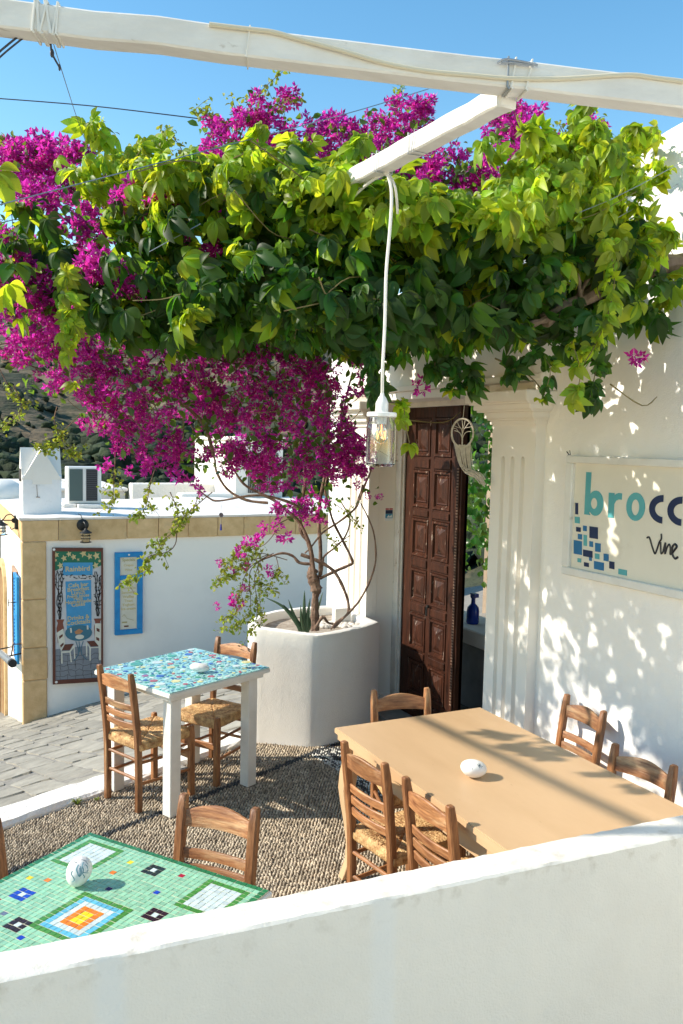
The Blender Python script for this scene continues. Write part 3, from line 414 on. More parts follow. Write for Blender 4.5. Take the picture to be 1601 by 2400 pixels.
m.ellipsoid((XP+.012, 4.86, 2.665), (.02, .022, .022), 8, 5)
for s in (-1, 1):
    for q in range(5): m.ellipsoid((XP+.012, 4.86+s*(.08+q*.035), 2.665+.03*sin(q*1.6)), (.014, .02, .015), 8, 5)
m.build('carved_rosette', SMOOTHW, cafe, smooth=True)
# door recess: reveals, lintel, threshold, frame
m = MB(); m.box((XW+.02, 5.852, .15), (XW+.24, 5.90, 2.46)); m.box((XP+.001, 5.853, .15), (XW+.05, 5.88, 2.28)); m.box((XP+.06, 5.838, -.05), (XP+.25, 5.88, .15)); m.box((XP+.07, 5.843, .15), (XP+.24, 5.87, .168)); m.build('reveal', SMOOTHW, cafe, bevel=.004)
m = MB(); m.box((XP+.06, 4.20, -.1), (3.60, 5.86, .045)); m.box((XP-.03, 4.22, -.1), (XP+.06, 5.84, .02)); m.build('threshold', noise_mat('grey_marble', (.22,.20,.18), (.38,.36,.33), scale=6, rough=.6, bump=.2), cafe, bevel=.006)
m = MB(); m.box((3.335, 5.77, .045), (3.41, 5.85, 2.46)); m.box((3.355, 5.756, .045), (3.372, 5.772, 2.45)); m.box((3.335, 4.2, 2.425), (3.41, 5.77, 2.47)); m.build('door_frame', noise_mat('off_white_door_frame', (.55,.52,.47), (.72,.69,.63), scale=8, rough=.6, bump=.2, c3=(.25,.17,.1), s3=14, t3=(.62,.72)), cafe, bevel=.004)
# sticker on the reveal
m = MB(); m.box((3.25, 5.8475, 1.545), (3.318, 5.8515, 1.645)); stk = m.build('sticker', mat('sticker_white', (.75,.78,.8), .4), cafe)
m = MB(); m.box((3.252, 5.8460, 1.632), (3.281, 5.848, 1.643)); m.box((3.286, 5.8460, 1.632), (3.316, 5.848, 1.643)); m.build('red_band', mat('sticker_red', (.5,.04,.05), .4), stk)
m = MB(); m.box((3.252, 5.8460, 1.600), (3.316, 5.848, 1.629)); m.build('navy_band', mat('sticker_navy', (.015,.03,.08), .4), stk)
m = MB(); m.box((3.252, 5.8460, 1.565), (3.316, 5.848, 1.599)); m.build('blue_band', mat('sticker_blue', (.05,.30,.50), .4), stk)
m = MB(); m.add([(3.262,5.845,1.57),(3.280,5.845,1.592),(3.29,5.845,1.578),(3.306,5.845,1.594),(3.312,5.845,1.57)], [(0,1,2,3,4)]); m.build('white_wave', mat('sticker_foam', (.75,.8,.82), .4), stk)
# ---- the carved door leaf (closed leaf, hinge side left), x = 3.37
DOORW = noise_mat('worn_brown_door', (.015,.006,.0035), (.066,.021,.010), scale=10, rough=.5, bump=.35, bscale=35, stretch=(1,3,.5), c3=(.36,.27,.2), s3=13, t3=(.67,.73), detail=10, spec=.2)
DOOR2 = noise_mat('worn_brown_panel', (.017,.006,.0035), (.078,.025,.012), scale=12, rough=.48, bump=.35, bscale=40, stretch=(1,3,.6), c3=(.46,.37,.30), s3=16, t3=(.62,.70), detail=10, spec=.22, rnd=.1)
door = root('carved_door', (3.37, 5.36, .05), 'tall worn brown wooden door leaf with two columns of carved panels', 'door')
DX = 3.37; ya, yb = 4.962, 5.756
rows_ = [(.09, .20), (.24, .50), (.585, .86), (.955, 1.205), (1.30, 1.59), (1.675, 1.955), (2.06, 2.345)]
cols_ = [(5.40, 5.63), (5.115, 5.345)]
m = MB(); m.box((DX+.022, ya, .05), (DX+.04, yb, 2.43)); m.build('backing', DOORW, door)
for a, b in [(5.63, yb), (5.345, 5.40), (ya+.02, 5.115)]:
    m = MB(); m.box((DX, a, .05), (DX+.03, b, 2.43)); m.build('stile', DOORW, door, bevel=.004)
zr = [.05]+[v for r in rows_ for v in r]+[2.43]
for q in range(0, len(zr), 2):
    for (c0, c1) in cols_:
        m = MB(); m.box((DX+.003, c0+.0005, zr[q]), (DX+.029, c1-.0005, zr[q+1]))
        if q and zr[q+1]-zr[q] > .05 and zr[q+1] < 2.4: m.box((DX-.008, c0+.006, zr[q]+.018), (DX+.004, c1-.006, zr[q+1]-.018))
        m.build('rail', DOORW, door, bevel=.003)
for (z0, z1) in rows_:
    for (c0, c1) in cols_:
        m = MB(); X_ = DX
        def ring(i0, x0_, i1, x1_):
            p = [(x0_, c0+i0, z0+i0), (x0_, c1-i0, z0+i0), (x0_, c1-i0, z1-i0), (x0_, c0+i0, z1-i0)]; q_ = [(x1_, c0+i1, z0+i1), (x1_, c1-i1, z0+i1), (x1_, c1-i1, z1-i1), (x1_, c0+i1, z1-i1)]
            m.add(p+q_, [(a, (a+1) % 4, 4+(a+1) % 4, 4+a) for a in range(4)])
        ring(.0, X_+.020, .004, X_-.006); ring(.004, X_-.006, .018, X_-.006); ring(.018, X_-.006, .026, X_+.012); ring(.026, X_+.012, .036, X_+.012); ring(.036, X_+.012, .042, X_+.002); ring(.042, X_+.002, .052, X_+.004)
        i = .052; cy = (c0+c1)/2; zc = (z0+z1)/2; hh = (z1-z0)/2; k = min(.045, hh-.06)
        if k > 0:
            m.add([(X_+.004, c0+i, z0+i), (X_+.004, c1-i, z0+i), (X_+.004, c1-i, z1-i), (X_+.004, c0+i, z1-i), (X_-.014, cy, z0+i+k), (X_-.014, cy, z1-i-k)], [(0,1,4), (1,2,5,4), (2,3,5), (3,0,4,5)])
        else: m.add([(X_+.004, c0+i, z0+i), (X_+.004, c1-i, z0+i), (X_+.004, c1-i, z1-i), (X_+.004, c0+i, z1-i)], [(0,1,2,3)])
        m.build('panel', DOOR2, door)
m = MB(); m.box((DX-.012, ya, .05), (DX+.045, ya+.02, 2.43)); m.box((DX-.02, ya+.022, .05), (DX+.0, ya+.052, 2.43)); m.build('meeting_bead', DOORW, door, bevel=.003)
m = MB(); zz = .3
while zz < 2.0: m.box((DX-.023, ya+.026, zz), (DX-.0195, ya+.048, zz+.010)); zz += .021
m.build('carved_twist', noise_mat('worn_edge', (.10,.05,.03), (.30,.2,.14), scale=20), door)
m = MB(); m.tube([(DX-.012, 5.34, .95), (DX-.03, 5.34, .95)], .012, 8); m.tube([(DX-.03, 5.34, .95), (DX-.032, 5.34, .88)], .006, 6); m.build('door_pull', BLACK, door)
# second leaf, swung inwards
o2 = root('open_door_leaf', (3.42, 4.26, .05), 'brown door leaf swung inwards behind the right jamb', 'door')
m = MB(); m.box((3.42, 4.24, .05), (4.12, 4.28, 2.42)); m.build('leaf', DOORW, o2, bevel=.004)
# ---- courtyard behind the door
m = MB(); m.box((3.52, 2.9, -.1), (6.9, 8.2, -.008)); m.build('courtyard_floor', noise_mat('courtyard_pebble', (.05,.04,.03), (.20,.16,.11), scale=60, rough=.9, bump=.5), kind='structure')
cw = root('courtyard_wall', (5.6, 5.5, 0), 'shaded wall of the courtyard seen through the open door', 'wall')
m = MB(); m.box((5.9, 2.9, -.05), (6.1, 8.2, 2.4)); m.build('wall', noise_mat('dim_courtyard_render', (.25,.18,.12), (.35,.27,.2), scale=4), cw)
pr_ = root('added_shade_roof', (4.2, 5.6, 2.75), 'unseen roof added to shade the courtyard side of the doorway', 'roof')
m = MB(); m.box((3.53, 3.2, 2.75), (4.75, 7.6, 2.82)); m.build('roof_slab', SMOOTHW, pr_)  # out of view, added to keep the courtyard dark behind the door
sh = root('courtyard_bench', (4.0, 5.6, 0), 'white built bench with thick top just inside the open door', 'bench')
m = MB(); m.box((3.75, 5.05, .62), (4.15, 6.5, .74)); m.build('bench_top', SMOOTHW, sh, bevel=.01)
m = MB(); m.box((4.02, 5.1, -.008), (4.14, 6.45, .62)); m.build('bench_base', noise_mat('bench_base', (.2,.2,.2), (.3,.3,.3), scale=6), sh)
m = MB(); m.lathe([(0,0),(.045,0),(.05,.01),(.05,.10),(.045,.13),(.018,.16),(.016,.20),(.022,.205),(.022,.235),(0,.235)], (3.9, 5.545, .742), 14); m.box((3.88, 5.50, .955), (3.92, 5.56, .985))
m.build('blue_bottle', mat('cobalt_plastic', (.006,.03,.26), .25), smooth=True, label='cobalt blue spray bottle on the white bench inside the doorway', cat='bottle')
m = MB(); m.box((4.0, 5.34, .742), (4.13, 5.46, .90)); m.build('wooden_box', WOODH, bevel=.005, label='small wooden box behind the blue bottle inside the doorway', cat='box')
# ---- sign board on the cafe wall
sign = root('sign_board', (3.15, 2.85, 1.46), 'cream framed sign board with teal and navy letters on the cafe wall', 'sign')
CREAM = noise_mat('sign_cream', (.70,.66,.56), (.76,.72,.62), scale=3, rough=.55, bump=.08, bscale=10, c3=(.55,.5,.41), s3=2, t3=(.6,.8))
m = MB(); m.box((3.145, 1.98, 1.49), (3.166, 3.60, 2.08)); m.build('panel', CREAM, sign)
for lo, hi in [((3.122, 1.94, 2.068), (3.166, 3.63, 2.108)), ((3.122, 1.94, 1.462), (3.166, 3.63, 1.505)), ((3.122, 3.575, 1.505), (3.166, 3.63, 2.068)), ((3.122, 1.94, 1.505), (3.166, 1.985, 2.068))]:
    m = MB(); m.box(lo, hi); m.build('frame', PAINTW, sign, bevel=.005)
TEAL = noise_mat('teal_letter_paint', (.085,.34,.38), (.12,.42,.45), scale=6, rough=.5); NAVY = noise_mat('navy_letter_paint', (.010,.022,.075), (.018,.035,.10), scale=6, rough=.5); BLUE = noise_mat('mid_blue_paint', (.02,.13,.30), (.03,.18,.38), scale=6, rough=.5)
def flat(poly, name, mt, par, holes=None, x0=3.1448, x1=3.1418):     # poly [(y,z)] as thin relief
    m = MB(); n = len(poly); m.add([(x0, y, zz) for y, zz in poly]+[(x1, y, zz) for y, zz in poly], [tuple(range(n, 2*n))]+[(i, (i+1) % n, n+(i+1) % n, n+i) for i in range(n)]); return m.build(name, mt, par)
def ringpoly(outer, inner, name, mt, par, close=True, x0=3.1448, x1=3.1418):
    m = MB(); n = len(outer); r = range(n if close else n-1)
    vs = [(x1, y, zz) for y, zz in outer]+[(x1, y, zz) for y, zz in inner]+[(x0, y, zz) for y, zz in outer]+[(x0, y, zz) for y, zz in inner]
    m.add(vs, [(i, (i+1) % n, n+(i+1) % n, n+i) for i in r]+[(i, (i+1) % n, 2*n+(i+1) % n, 2*n+i) for i in r]+[(n+i, n+(i+1) % n, 3*n+(i+1) % n, 3*n+i) for i in r]); return m.build(name, mt, par)
def ell_pts(cy, cz, ry, rz, t0=0, t1=2*pi, n=24, full=True): return [(cy+ry*cos(t), cz+rz*sin(t)) for t in (np.linspace(t0, t1, n, endpoint=not full))]
m_b = MB(); X1 = 3.1418
ring_o = ell_pts(3.408, 1.864, .057, .066); ring_i = ell_pts(3.419, 1.862, .024, .029)
b_ = ringpoly(ring_o, ring_i, 'letter', TEAL, sign); flat([(3.487, 2.023), (3.450, 2.023), (3.452, 1.80), (3.487, 1.799)], 'letter_stem', TEAL, sign, x1=3.1412)
flat([(3.455, 1.81), (3.44, 1.799), (3.487, 1.799), (3.487, 1.815)], 'letter_stem', TEAL, sign, x1=3.1408)
flat([(3.315, 1.925), (3.276, 1.925), (3.276, 1.912), (3.262, 1.922), (3.245, 1.928), (3.224, 1.927), (3.224, 1.895), (3.245, 1.895), (3.262, 1.888), (3.2745, 1.87), (3.274, 1.799), (3.313, 1.798)], 'letter', TEAL, sign)
ringpoly(ell_pts(3.129, 1.867, .061, .070), ell_pts(3.130, 1.864, .026, .039), 'letter', TEAL, sign)
for cy in (2.955, 2.842):
    ringpoly(ell_pts(cy, 1.868, .086, .068, -pi/2, pi/2, 18, False), ell_pts(cy, 1.867, .050, .036, -pi/2, pi/2, 18, False), 'letter', NAVY, sign, close=False)
for yc1, zt, yc2, zb, w, c in [(3.551,1.855,3.547,1.794,.021,0),(3.542,1.781,3.539,1.747,.037,1),(3.529,1.727,3.527,1.702,.034,0),(3.48,1.739,3.478,1.711,.027,2),(3.414,1.74,3.41,1.679,.061,0),(3.514,1.691,3.513,1.663,.031,2),(3.474,1.691,3.47,1.633,.025,1),(3.529,1.654,3.524,1.581,.063,2),(3.427,1.662,3.425,1.633,.026,2),(3.377,1.658,3.374,1.613,.039,2),(3.45,1.612,3.447,1.577,.07,0),(3.379,1.603,3.377,1.575,.032,1),(3.314,1.61,3.312,1.573,.035,2),(3.511,1.561,3.51,1.54,.027,1),(3.427,1.577,3.426,1.559,.019,2),(3.456,1.546,3.454,1.524,.035,0),(3.363,1.562,3.361,1.521,.071,2),(3.271,1.576,3.269,1.539,.035,0),(3.194,1.547,3.193,1.519,.057,1)]:
    flat([(yc1+w/2, zt), (yc1-w/2, zt), (yc2-w/2, zb), (yc2+w/2, zb)], 'painted_square', [NAVY, TEAL, BLUE][c], sign)
def stroke(pts, w, name, mt, par, x=3.1425): m = MB(); m.tube([(x, y, zz) for y, zz in pts], w, 5); return m.build(name, mt, par)
INKB = mat('black_script_paint', (.008,.009,.016), .4)
for L, w in [([(3.045,1.722),(3.035,1.728),(3.026,1.72),(3.010,1.685),(2.99,1.652),(2.978,1.675),(2.966,1.71),(2.955,1.728),(2.957,1.752)], .0042), ([(2.958,1.712),(2.956,1.68),(2.951,1.657),(2.940,1.668)], .0042), ([(2.940,1.668),(2.932,1.705),(2.928,1.708),(2.928,1.658),(2.918,1.69),(2.905,1.708),(2.898,1.69),(2.897,1.662),(2.888,1.665)], .0042), ([(2.888,1.665),(2.872,1.685),(2.86,1.702),(2.872,1.712),(2.886,1.698),(2.886,1.668),(2.868,1.645),(2.85,1.655)], .0055)]:
    stroke([p[:] for p in [(v.x, v.y) for v in catmull([(a, b, 0) for a, b in L], 4)]], w, 'script_letter', INKB, sign)
# low stone rubble edge by the sign (nail clip)
m = MB(); m.tube([(3.12, 3.60, 2.11), (3.10, 3.598, 2.128)], .003, 5); m.tube([(3.12, 3.59, 2.11), (3.11, 3.586, 2.135)], .002, 5); m.build('clip', BLACK, sign)
# ================================================================== PLANTER
OUT = catmull([(2.085,5.72,0),(2.078,5.635,0),(2.18,5.55,0),(2.30,5.462,0),(2.40,5.392,0),(2.45,5.368,0),(2.50,5.362,0),(2.60,5.378,0),(2.75,5.43,0),(2.90,5.495,0),(3.04,5.58,0),(3.10,5.62,0)], 5)
BACK = [Vector((3.10, 6.34, 0)), Vector((2.8, 6.36, 0)), Vector((2.52, 6.30, 0)), Vector((2.36, 6.19, 0)), Vector((2.24, 6.04, 0)), Vector((2.13, 5.86, 0))]
outl = OUT + BACK; c0 = Vector((2.6, 5.85, 0)); n = len(outl)
def zrim(p): return .80 + .03*max(0, (2.45-p.x))/.4 - .0*p.y
vs = []; LV = [(-.35, 1.0, 0), (0.0, 1.012, 0), (.03, 1.0, 0), (.35, 1.0, 0), (.70, 1.0, 0), (-1, 1.0, -.03), (-1, .985, -.006), (-1, .96, 0), (-1, .87, 0), (-1, .85, -.012), (-1, .845, -.10)]
for zz, s, dz in LV:
    for i, p in enumerate(outl):
        wob = .0022*sin(i*.45+max(zz,0)*5); q = c0 + (p-c0)*(s+wob); vs.append((q.x, q.y, zz if zz >= -.5 and zz != -1 else zrim(p)+dz+random.uniform(-.0015, .0015)))
m = MB(); m.add(vs, [(l*n+i, l*n+(i+1) % n, (l+1)*n+(i+1) % n, (l+1)*n+i) for l in range(len(LV)-1) for i in range(n)])
planter = root('planter', (2.6, 5.85, 0), 'big white rounded plaster planter beside the doorway holding the bougainvillea', 'planter')
pm = m.build('body', plaster('planter_plaster', c=(.84,.81,.755), c2=(.78,.745,.685), bump=.22, bscale=16, bdist=.012, fine=.8), planter, smooth=True)
m = MB(); m.prism([((c0+(p-c0)*.95).x, (c0+(p-c0)*.95).y) for p in outl], .60, .735); m.build('soil', SOIL, planter)
PEBM = noise_mat('pale_river_stone', (.5,.45,.38), (.72,.68,.62), scale=6, rough=.6, rnd=.2)
pme = None
for i in range(90):
    a = random.uniform(-.4, 2.2); rr = random.uniform(.08, .36); x = 2.78+rr*cos(a)*.8; y = 5.78+rr*sin(a)*.55
    if pme is None: mm = MB(); mm.ellipsoid((0,0,0), (1, .75, .55), 8, 5); pme = mm.mesh('planter_stone', PEBM, smooth=True)
    o = link('planter_stone', pme, planter, Vector((x, y, .745))-WL[planter.name]); s = random.uniform(.018, .036); o.scale = (s, s, s); o.rotation_euler = (0, random.uniform(-.3,.3), random.uniform(0, 3))
m = MB(); m.box((2.86, 5.90, .74), (3.0, 5.96, .86), M=rotm(0)); m.build('slab', SMOOTHW, planter, bevel=.004)
# ================================================================== NEIGHBOUR BUILDING (front plane y = 11.63, corner x = 1.13)
nb = root('neighbour_building', (4.2, 13.3, -2), 'low white flat-roofed building with tan corner stones across the street', 'building')
YB, XB, ZR = 11.63, 1.13, 1.084
m = MB(); m.box((XB+.012, YB+.02, -4.5), (7.6, 15.1, ZR-.06)); m.build('wall', plaster('neighbour_plaster', c=(.88,.84,.775), c2=(.82,.78,.72), bump=.25, bscale=7, bdist=.02, stain=(.55,.52,.47), ts=(.72,.9), s3=1.2), nb)
# roof deck with uneven white coping
m = MB(); nx_, ny_ = 40, 12; vs = []
for i in range(nx_+1):
    for j in range(ny_+1): vs.append((XB-.035+i*(6.6/nx_)+random.uniform(-.008,.008), YB-.02+j*(3.6/ny_)+random.uniform(-.006,.006), ZR+random.uniform(-.006,.006)+.015*sin(i*.4)*(j>0)))
fs = [(i*(ny_+1)+j, (i+1)*(ny_+1)+j, (i+1)*(ny_+1)+j+1, i*(ny_+1)+j+1) for i in range(nx_) for j in range(ny_)]
m.add(vs, fs); m.add([(XB-.035,YB-.02,ZR),(7.565,YB-.02,ZR),(7.565,YB-.015,ZR-.028),(XB-.03,YB-.015,ZR-.028),(XB-.035,15.18,ZR),(XB-.03,15.18,ZR-.028)], [(0,1,2,3),(0,3,5,4)])
m.build('roof', plaster('roof_limewash', c=(.78,.74,.69), c2=(.66,.61,.55), bump=.5, bscale=6, stain=(.42,.37,.32), ts=(.55,.8), s3=1.6), nb)
xj = [XB-.005, 1.58, 2.47, 2.90, 3.32, 3.75, 4.14, 4.54, 4.95, 5.36, 5.8, 6.3]
for a, b in zip(xj[:-1], xj[1:]):
    m = MB(); m.box((a+.003, YB-.012, .784+random.uniform(-.004,.004)), (b-.003, YB+.03, ZR-.03)); m.build('stone_block', TANS, nb, bevel=.006)
zj = [.778, .02, -.62, -1.05, -1.75, -3.6]
for a, b in zip(zj[:-1], zj[1:]):
    w = .30+random.uniform(-.008, .008); m = MB(); m.box((XB-.006, YB-.012, b+.002), (XB+w, YB+.10, a-.002)); m.build('stone_block', TANS, nb, bevel=.012)
for q in range(6):
    m = MB(); m.box((XB-.006, YB+.05+q*.6, .79), (XB+.03, YB+.64+q*.6, ZR-.03)); m.build('stone_block', TANS, nb, bevel=.006)
# arched opening on the side wall
m = MB(); P_ = [(14.05, -2.6), (14.05, -.25)]+[(14.65-.6*cos(t), -.25+.42*sin(t)) for t in np.linspace(.15, pi-.15, 9)]+[(15.25, -.25), (15.25, -2.6)]
Q_ = [(14.16, -2.6), (14.16, -.3)]+[(14.65-.49*cos(t), -.30+.33*sin(t)) for t in np.linspace(.15, pi-.15, 9)]+[(15.14, -.3), (15.14, -2.6)]
k = len(P_); x0_, x1_ = XB+.02, XB-.035
m.add([(x1_, y, zz) for y, zz in P_]+[(x1_, y, zz) for y, zz in Q_]+[(x0_, y, zz) for y, zz in P_]+[(x0_, y, zz) for y, zz in Q_], [(i, i+1, k+i+1, k+i) for i in range(k-1)]+[(i, i+1, 2*k+i+1, 2*k+i) for i in range(k-1)]+[(k+i, k+i+1, 3*k+i+1, 3*k+i) for i in range(k-1)])
m.build('arched_frame', TANS, nb)
m = MB(); m.box((XB-.012, 14.18, -2.6), (XB+.03, 15.12, -.05)); m.build('arched_door', noise_mat('old_brown_door', (.22,.12,.05), (.40,.25,.12), scale=6, bump=.3), nb)
# window with blue shutter on the side wall
m = MB(); m.box((XB-.006, 12.30, -.80), (XB+.02, 12.86, .22)); wdw = m.build('window', mat('window_dark', (.05,.05,.055), .2), nb)
m = MB()
for lo, hi in [((XB-.02,12.26,-.86),(XB+.012,12.31,.30)),((XB-.02,12.86,-.86),(XB+.012,12.91,.30)),((XB-.02,12.31,.22),(XB+.012,12.86,.30)),((XB-.03,12.24,-.9),(XB+.012,12.93,-.86))]: m.box(lo, hi)
m.build('window_frame', noise_mat('brown_window_frame', (.30,.18,.12), (.5,.35,.25), scale=8), wdw, bevel=.004)
BLUEP = noise_mat('blue_shutter_paint', (.012,.18,.44), (.02,.27,.58), scale=7, rough=.5, bump=.15, bscale=20, c3=(.25,.33,.38), s3=16, t3=(.72,.78))
shut = MB()
for lo, hi in [((1.075,11.78,-.86),(1.105,11.83,.30)),((1.075,12.20,-.86),(1.105,12.25,.30)),((1.075,11.83,.24),(1.105,12.20,.30)),((1.075,11.83,-.86),(1.105,12.20,-.80)),((1.075,11.83,-.30),(1.105,12.20,-.24))]: shut.box(lo, hi)
sh_ = shut.build('shutter', BLUEP, nb, bevel=.003)
sl = None
for q in range(22):
    zz = -.775+q*.0465
    if -.31 < zz < -.235: continue
    if sl is None: t_ = MB(); t_.cbox((0,0,0), (.008,.366,.042), M=rotm(.6,'Y')); sl = t_.mesh('slat', BLUEP)
    link('slat', sl, sh_, Vector((1.091, 12.015, zz+.01))-WL[nb.name])
m = MB(); m.tube([(1.105,11.9,-.05),(.98,11.88,-.05)], .006); m.tube([(.98,11.88,-.10),(.98,11.88,.0)], .006); m.build('shutter_hook', BLACK, nb)
m = MB(); m.box((1.08, 12.25, -.60), (XB, 12.28, -.57)); m.box((1.08, 12.25, .1), (XB, 12.28, .13)); m.build('shutter_hinge', BLACK, nb)
# tube fixture
tb = root('tube_lamp', (1.0, 12.0, -.8), 'grey metal tube with black end bracketed to the side wall under the blue shutter', 'fixture')
m = MB(); m.tube([(.95,11.10,-.66),(.95,13.3,-1.02)], .045, 10); m.build('tube', mat('galvanised_tube', (.45,.48,.50), .35, Metallic=.8), tb, smooth=True)
m = MB(); m.tube([(.95,10.98,-.64),(.95,11.12,-.663)], .05, 10); m.build('end_cap', BLACK, tb, smooth=True)
m = MB(); m.tube([(.95,11.2,-.60),(1.0,11.5,-.52),(1.105,11.66,-.56),(1.13,11.8,-.58)], .008); m.tube([(.95,11.7,-.72),(1.13,11.8,-.72)], .01); m.tube([(.95,12.9,-.9),(1.13,13.0,-.9)], .01); m.build('bracket', BLACK, tb)
# wall lanterns
def lantern_parts(rt, c, s=1.0):     # hanging/standing body centred at c (top of roof)
    x, y, zz = c
    m = MB(); m.lathe([(0,.0),(.012*s,-.002*s),(.02*s,-.02*s),(.085*s,-.062*s),(.088*s,-.072*s),(.06*s,-.072*s),(.0,-.07*s)], (x,y,zz), 16); m.build('lamp_roof', BLACK, rt, smooth=True)
    m = MB(); m.lathe([(.052*s,-.072*s),(.056*s,-.10*s),(.056*s,-.185*s),(.05*s,-.196*s)], (x,y,zz), 16); m.build('glass', GLASS, rt, smooth=True)
    m = MB()
    for q in range(4): a = pi/4+q*pi/2; m.tube([(x+.066*s*cos(a),y+.066*s*sin(a),zz-.07*s),(x+.066*s*cos(a),y+.066*s*sin(a),zz-.198*s)], .0035*s, 5)
    for zq in (-.11,-.15): m.lathe([(.064*s,zq*s-.003*s),(.069*s,zq*s-.003*s),(.069*s,zq*s+.003*s),(.064*s,zq*s+.003*s)], (x,y,zz), 16)
    m.build('cage', BLACK, rt)
    m = MB(); m.lathe([(0,-.21*s),(.05*s,-.212*s),(.082*s,-.204*s),(.082*s,-.196*s),(0,-.194*s)], (x,y,zz), 16); m.build('lamp_base', BLACK, rt, smooth=True)
GLASS = bpy.data.materials.new('clear_glass'); GLASS.use_nodes = True
_b = GLASS.node_tree.nodes['Principled BSDF']; _b.inputs['Transmission Weight'].default_value = 1; _b.inputs['Roughness'].default_value = .02; _b.inputs['Base Color'].default_value = (.97,.99,.98,1); _b.inputs['IOR'].default_value = 1.45
r1 = root('wall_lantern', (1.894, 11.6, .8), 'black iron lantern on the tan band above the painted panel', 'wall lamp', 'wall lanterns of the low building')
m = MB(); m.lathe([(0,0),(.078,0),(.078,.012),(.05,.03),(0,.034)], (0,0,0), 18, M=Matrix.Translation((1.885,11.615,.985))@rotm(pi/2,'X')); m.build('back_plate', BLACK, r1, smooth=True)
m = MB(); m.tube(catmull([(1.885,11.60,.985),(1.885,11.54,1.03),(1.90,11.49,1.0),(1.905,11.49,.945)], 4), .008, 6); m.tube(catmull([(1.885,11.60,.96),(1.88,11.55,.93),(1.87,11.53,.90),(1.89,11.52,.89)], 4), .005, 6); m.tube([(1.88,11.60,1.06),(1.86,11.605,1.12),(1.83,11.63,1.13)], .005, 5); m.build('arm', BLACK, r1)
lantern_parts(r1, (1.905, 11.49, .955), .92)
r2 = root('wall_lantern', (.95, 12.08, .8), 'black iron lantern hanging from a scroll bracket at the left picture edge', 'wall lamp', 'wall lanterns of the low building')
m = MB(); m.box((1.085,12.02,.90),(1.128,12.14,1.085)); m.build('back_plate', BLACK, r2, bevel=.004)
m = MB(); m.tube([(1.09,12.08,1.02),(.83,12.0,1.03)], .008, 6); m.tube(catmull([(1.09,12.08,1.05),(1.04,12.06,1.10),(.98,12.04,1.09),(.94,12.03,1.04),(.88,12.0,1.02)], 5), .007, 6); m.lathe([(.022,-.006),(.034,-.006),(.034,.006),(.022,.006)], (0,0,0), 12, M=Matrix.Translation((1.075,12.05,1.02))@rotm(pi/2,'X')); m.tube(catmull([(.87,12.0,1.03),(.85,12.0,1.07),(.88,12.0,1.085)], 4), .005); m.tube(catmull([(1.09,12.08,.92),(1.04,12.07,.90),(1.03,12.07,.93)], 4), .006); m.build('arm', BLACK, r2)
lantern_parts(r2, (.915, 12.01, 1.03), .95)
# painted panel on the front wall
pp = root('wall_painting', (1.82, YB, -1.13), 'tall painted panel with brown frame showing two white chairs under vines', 'painting')
def px(X): return 1.499+(X-78)/777*.65
def pz(Y, X=450): return .691-(Y-156+(X-78)*.04)/2084*1.817
PM = {k: noise_mat('panel_'+k, tuple(v*.85 for v in c), c, scale=12, rough=.55) for k, c in dict(brown=(.13,.045,.03), sky=(.06,.30,.55), green=(.02,.16,.09), cream=(.62,.50,.25), pale=(.55,.55,.56), white=(.68,.66,.56), dark=(.02,.02,.022), terra=(.22,.07,.045), teal=(.05,.17,.24), grey=(.22,.24,.27), text=(.60,.48,.25)).items()}
YL = YB - .02
def layer(polys, name, mt, d, tubes=None, w=.006):
    m = MB()
    for p in polys: n = len(p); m.add([(px(a), YL-d, pz(b, a)) for a, b in p]+[(px(a), YL-d-.0012, pz(b, a)) for a, b in p], [tuple(range(n, 2*n))]+[(i, (i+1) % n, n+(i+1) % n, n+i) for i in range(n)])
    for L in (tubes or []): m.tube([(px(a), YL-d-.001, pz(b, a)) for a, b in L], w, 4)
    return m.build(name, mt, pp)
m = MB(); m.add([(px(a), YL+q, pz(b, a)) for q in (.018, 0) for a, b in [(100,180),(845,180),(845,2200),(100,2200)]], [(4,5,6,7),(0,1,5,4),(1,2,6,5),(2,3,7,6),(3,0,4,7)]); m.build('board', PM['pale'], pp)
for a in [[(78,150),(855,150),(855,205),(78,205)],[(78,2175),(855,2175),(855,2240),(78,2240)],[(78,205),(118,205),(118,2175),(78,2175)],[(825,205),(855,205),(855,2175),(825,2175)]]:
    m = MB(); m.add([(px(x_), YL-q, pz(y_, x_)) for q in (-.018, .010) for x_, y_ in a], [(4,5,6,7),(0,1,5,4),(1,2,6,5),(2,3,7,6),(3,0,4,7)]); m.build('frame', PM['brown'], pp)
rp = random.Random(3)
layer([[(118,205),(825,205),(825,420),(700,470),(690,375),(230,375),(240,450),(118,500)]], 'painted_vine', PM['green'], .0014)
sky_ = layer([[(235,375),(695,375),(690,570),(240,570)]], 'painted_sky', PM['sky'], .0016)
layer([[(cx_+r_*cos(t)*(1 if i % 2 else .45), cy_+r_*1.1*sin(t)*(1 if i % 2 else .45)) for i, t in enumerate(np.linspace(0, 2*pi, 10, endpoint=False))] for cx_, cy_, r_ in [(140,260,45),(255,310,50),(330,245,45),(400,290,48),(550,235,60),(645,280,50),(750,270,62),(200,420,50),(740,420,55),(470,330,25),(800,350,28),(130,340,25)]], 'painted_leaves', PM['cream'], .0028)
layer([[(275,665),(670,645),(675,1400),(295,1425)]], 'painted_doorway', PM['sky'], .0016)
layer([[(120,1700),(825,1650),(825,2175),(120,2175)]], 'painted_paving', PM['grey'], .0016)
layer([[(255+q*44+rp.uniform(-8,8), 590+rp.uniform(-25,20)) for q in range(0)]] if 0 else [[(x_-14, y_), (x_, y_-9), (x_+14, y_+4), (x_, y_+8)] for x_, y_ in [(rp.uniform(230,720), rp.uniform(560,625)) for _ in range(34)]], 'painted_blossom', PM['dark'], .003)
tws = []
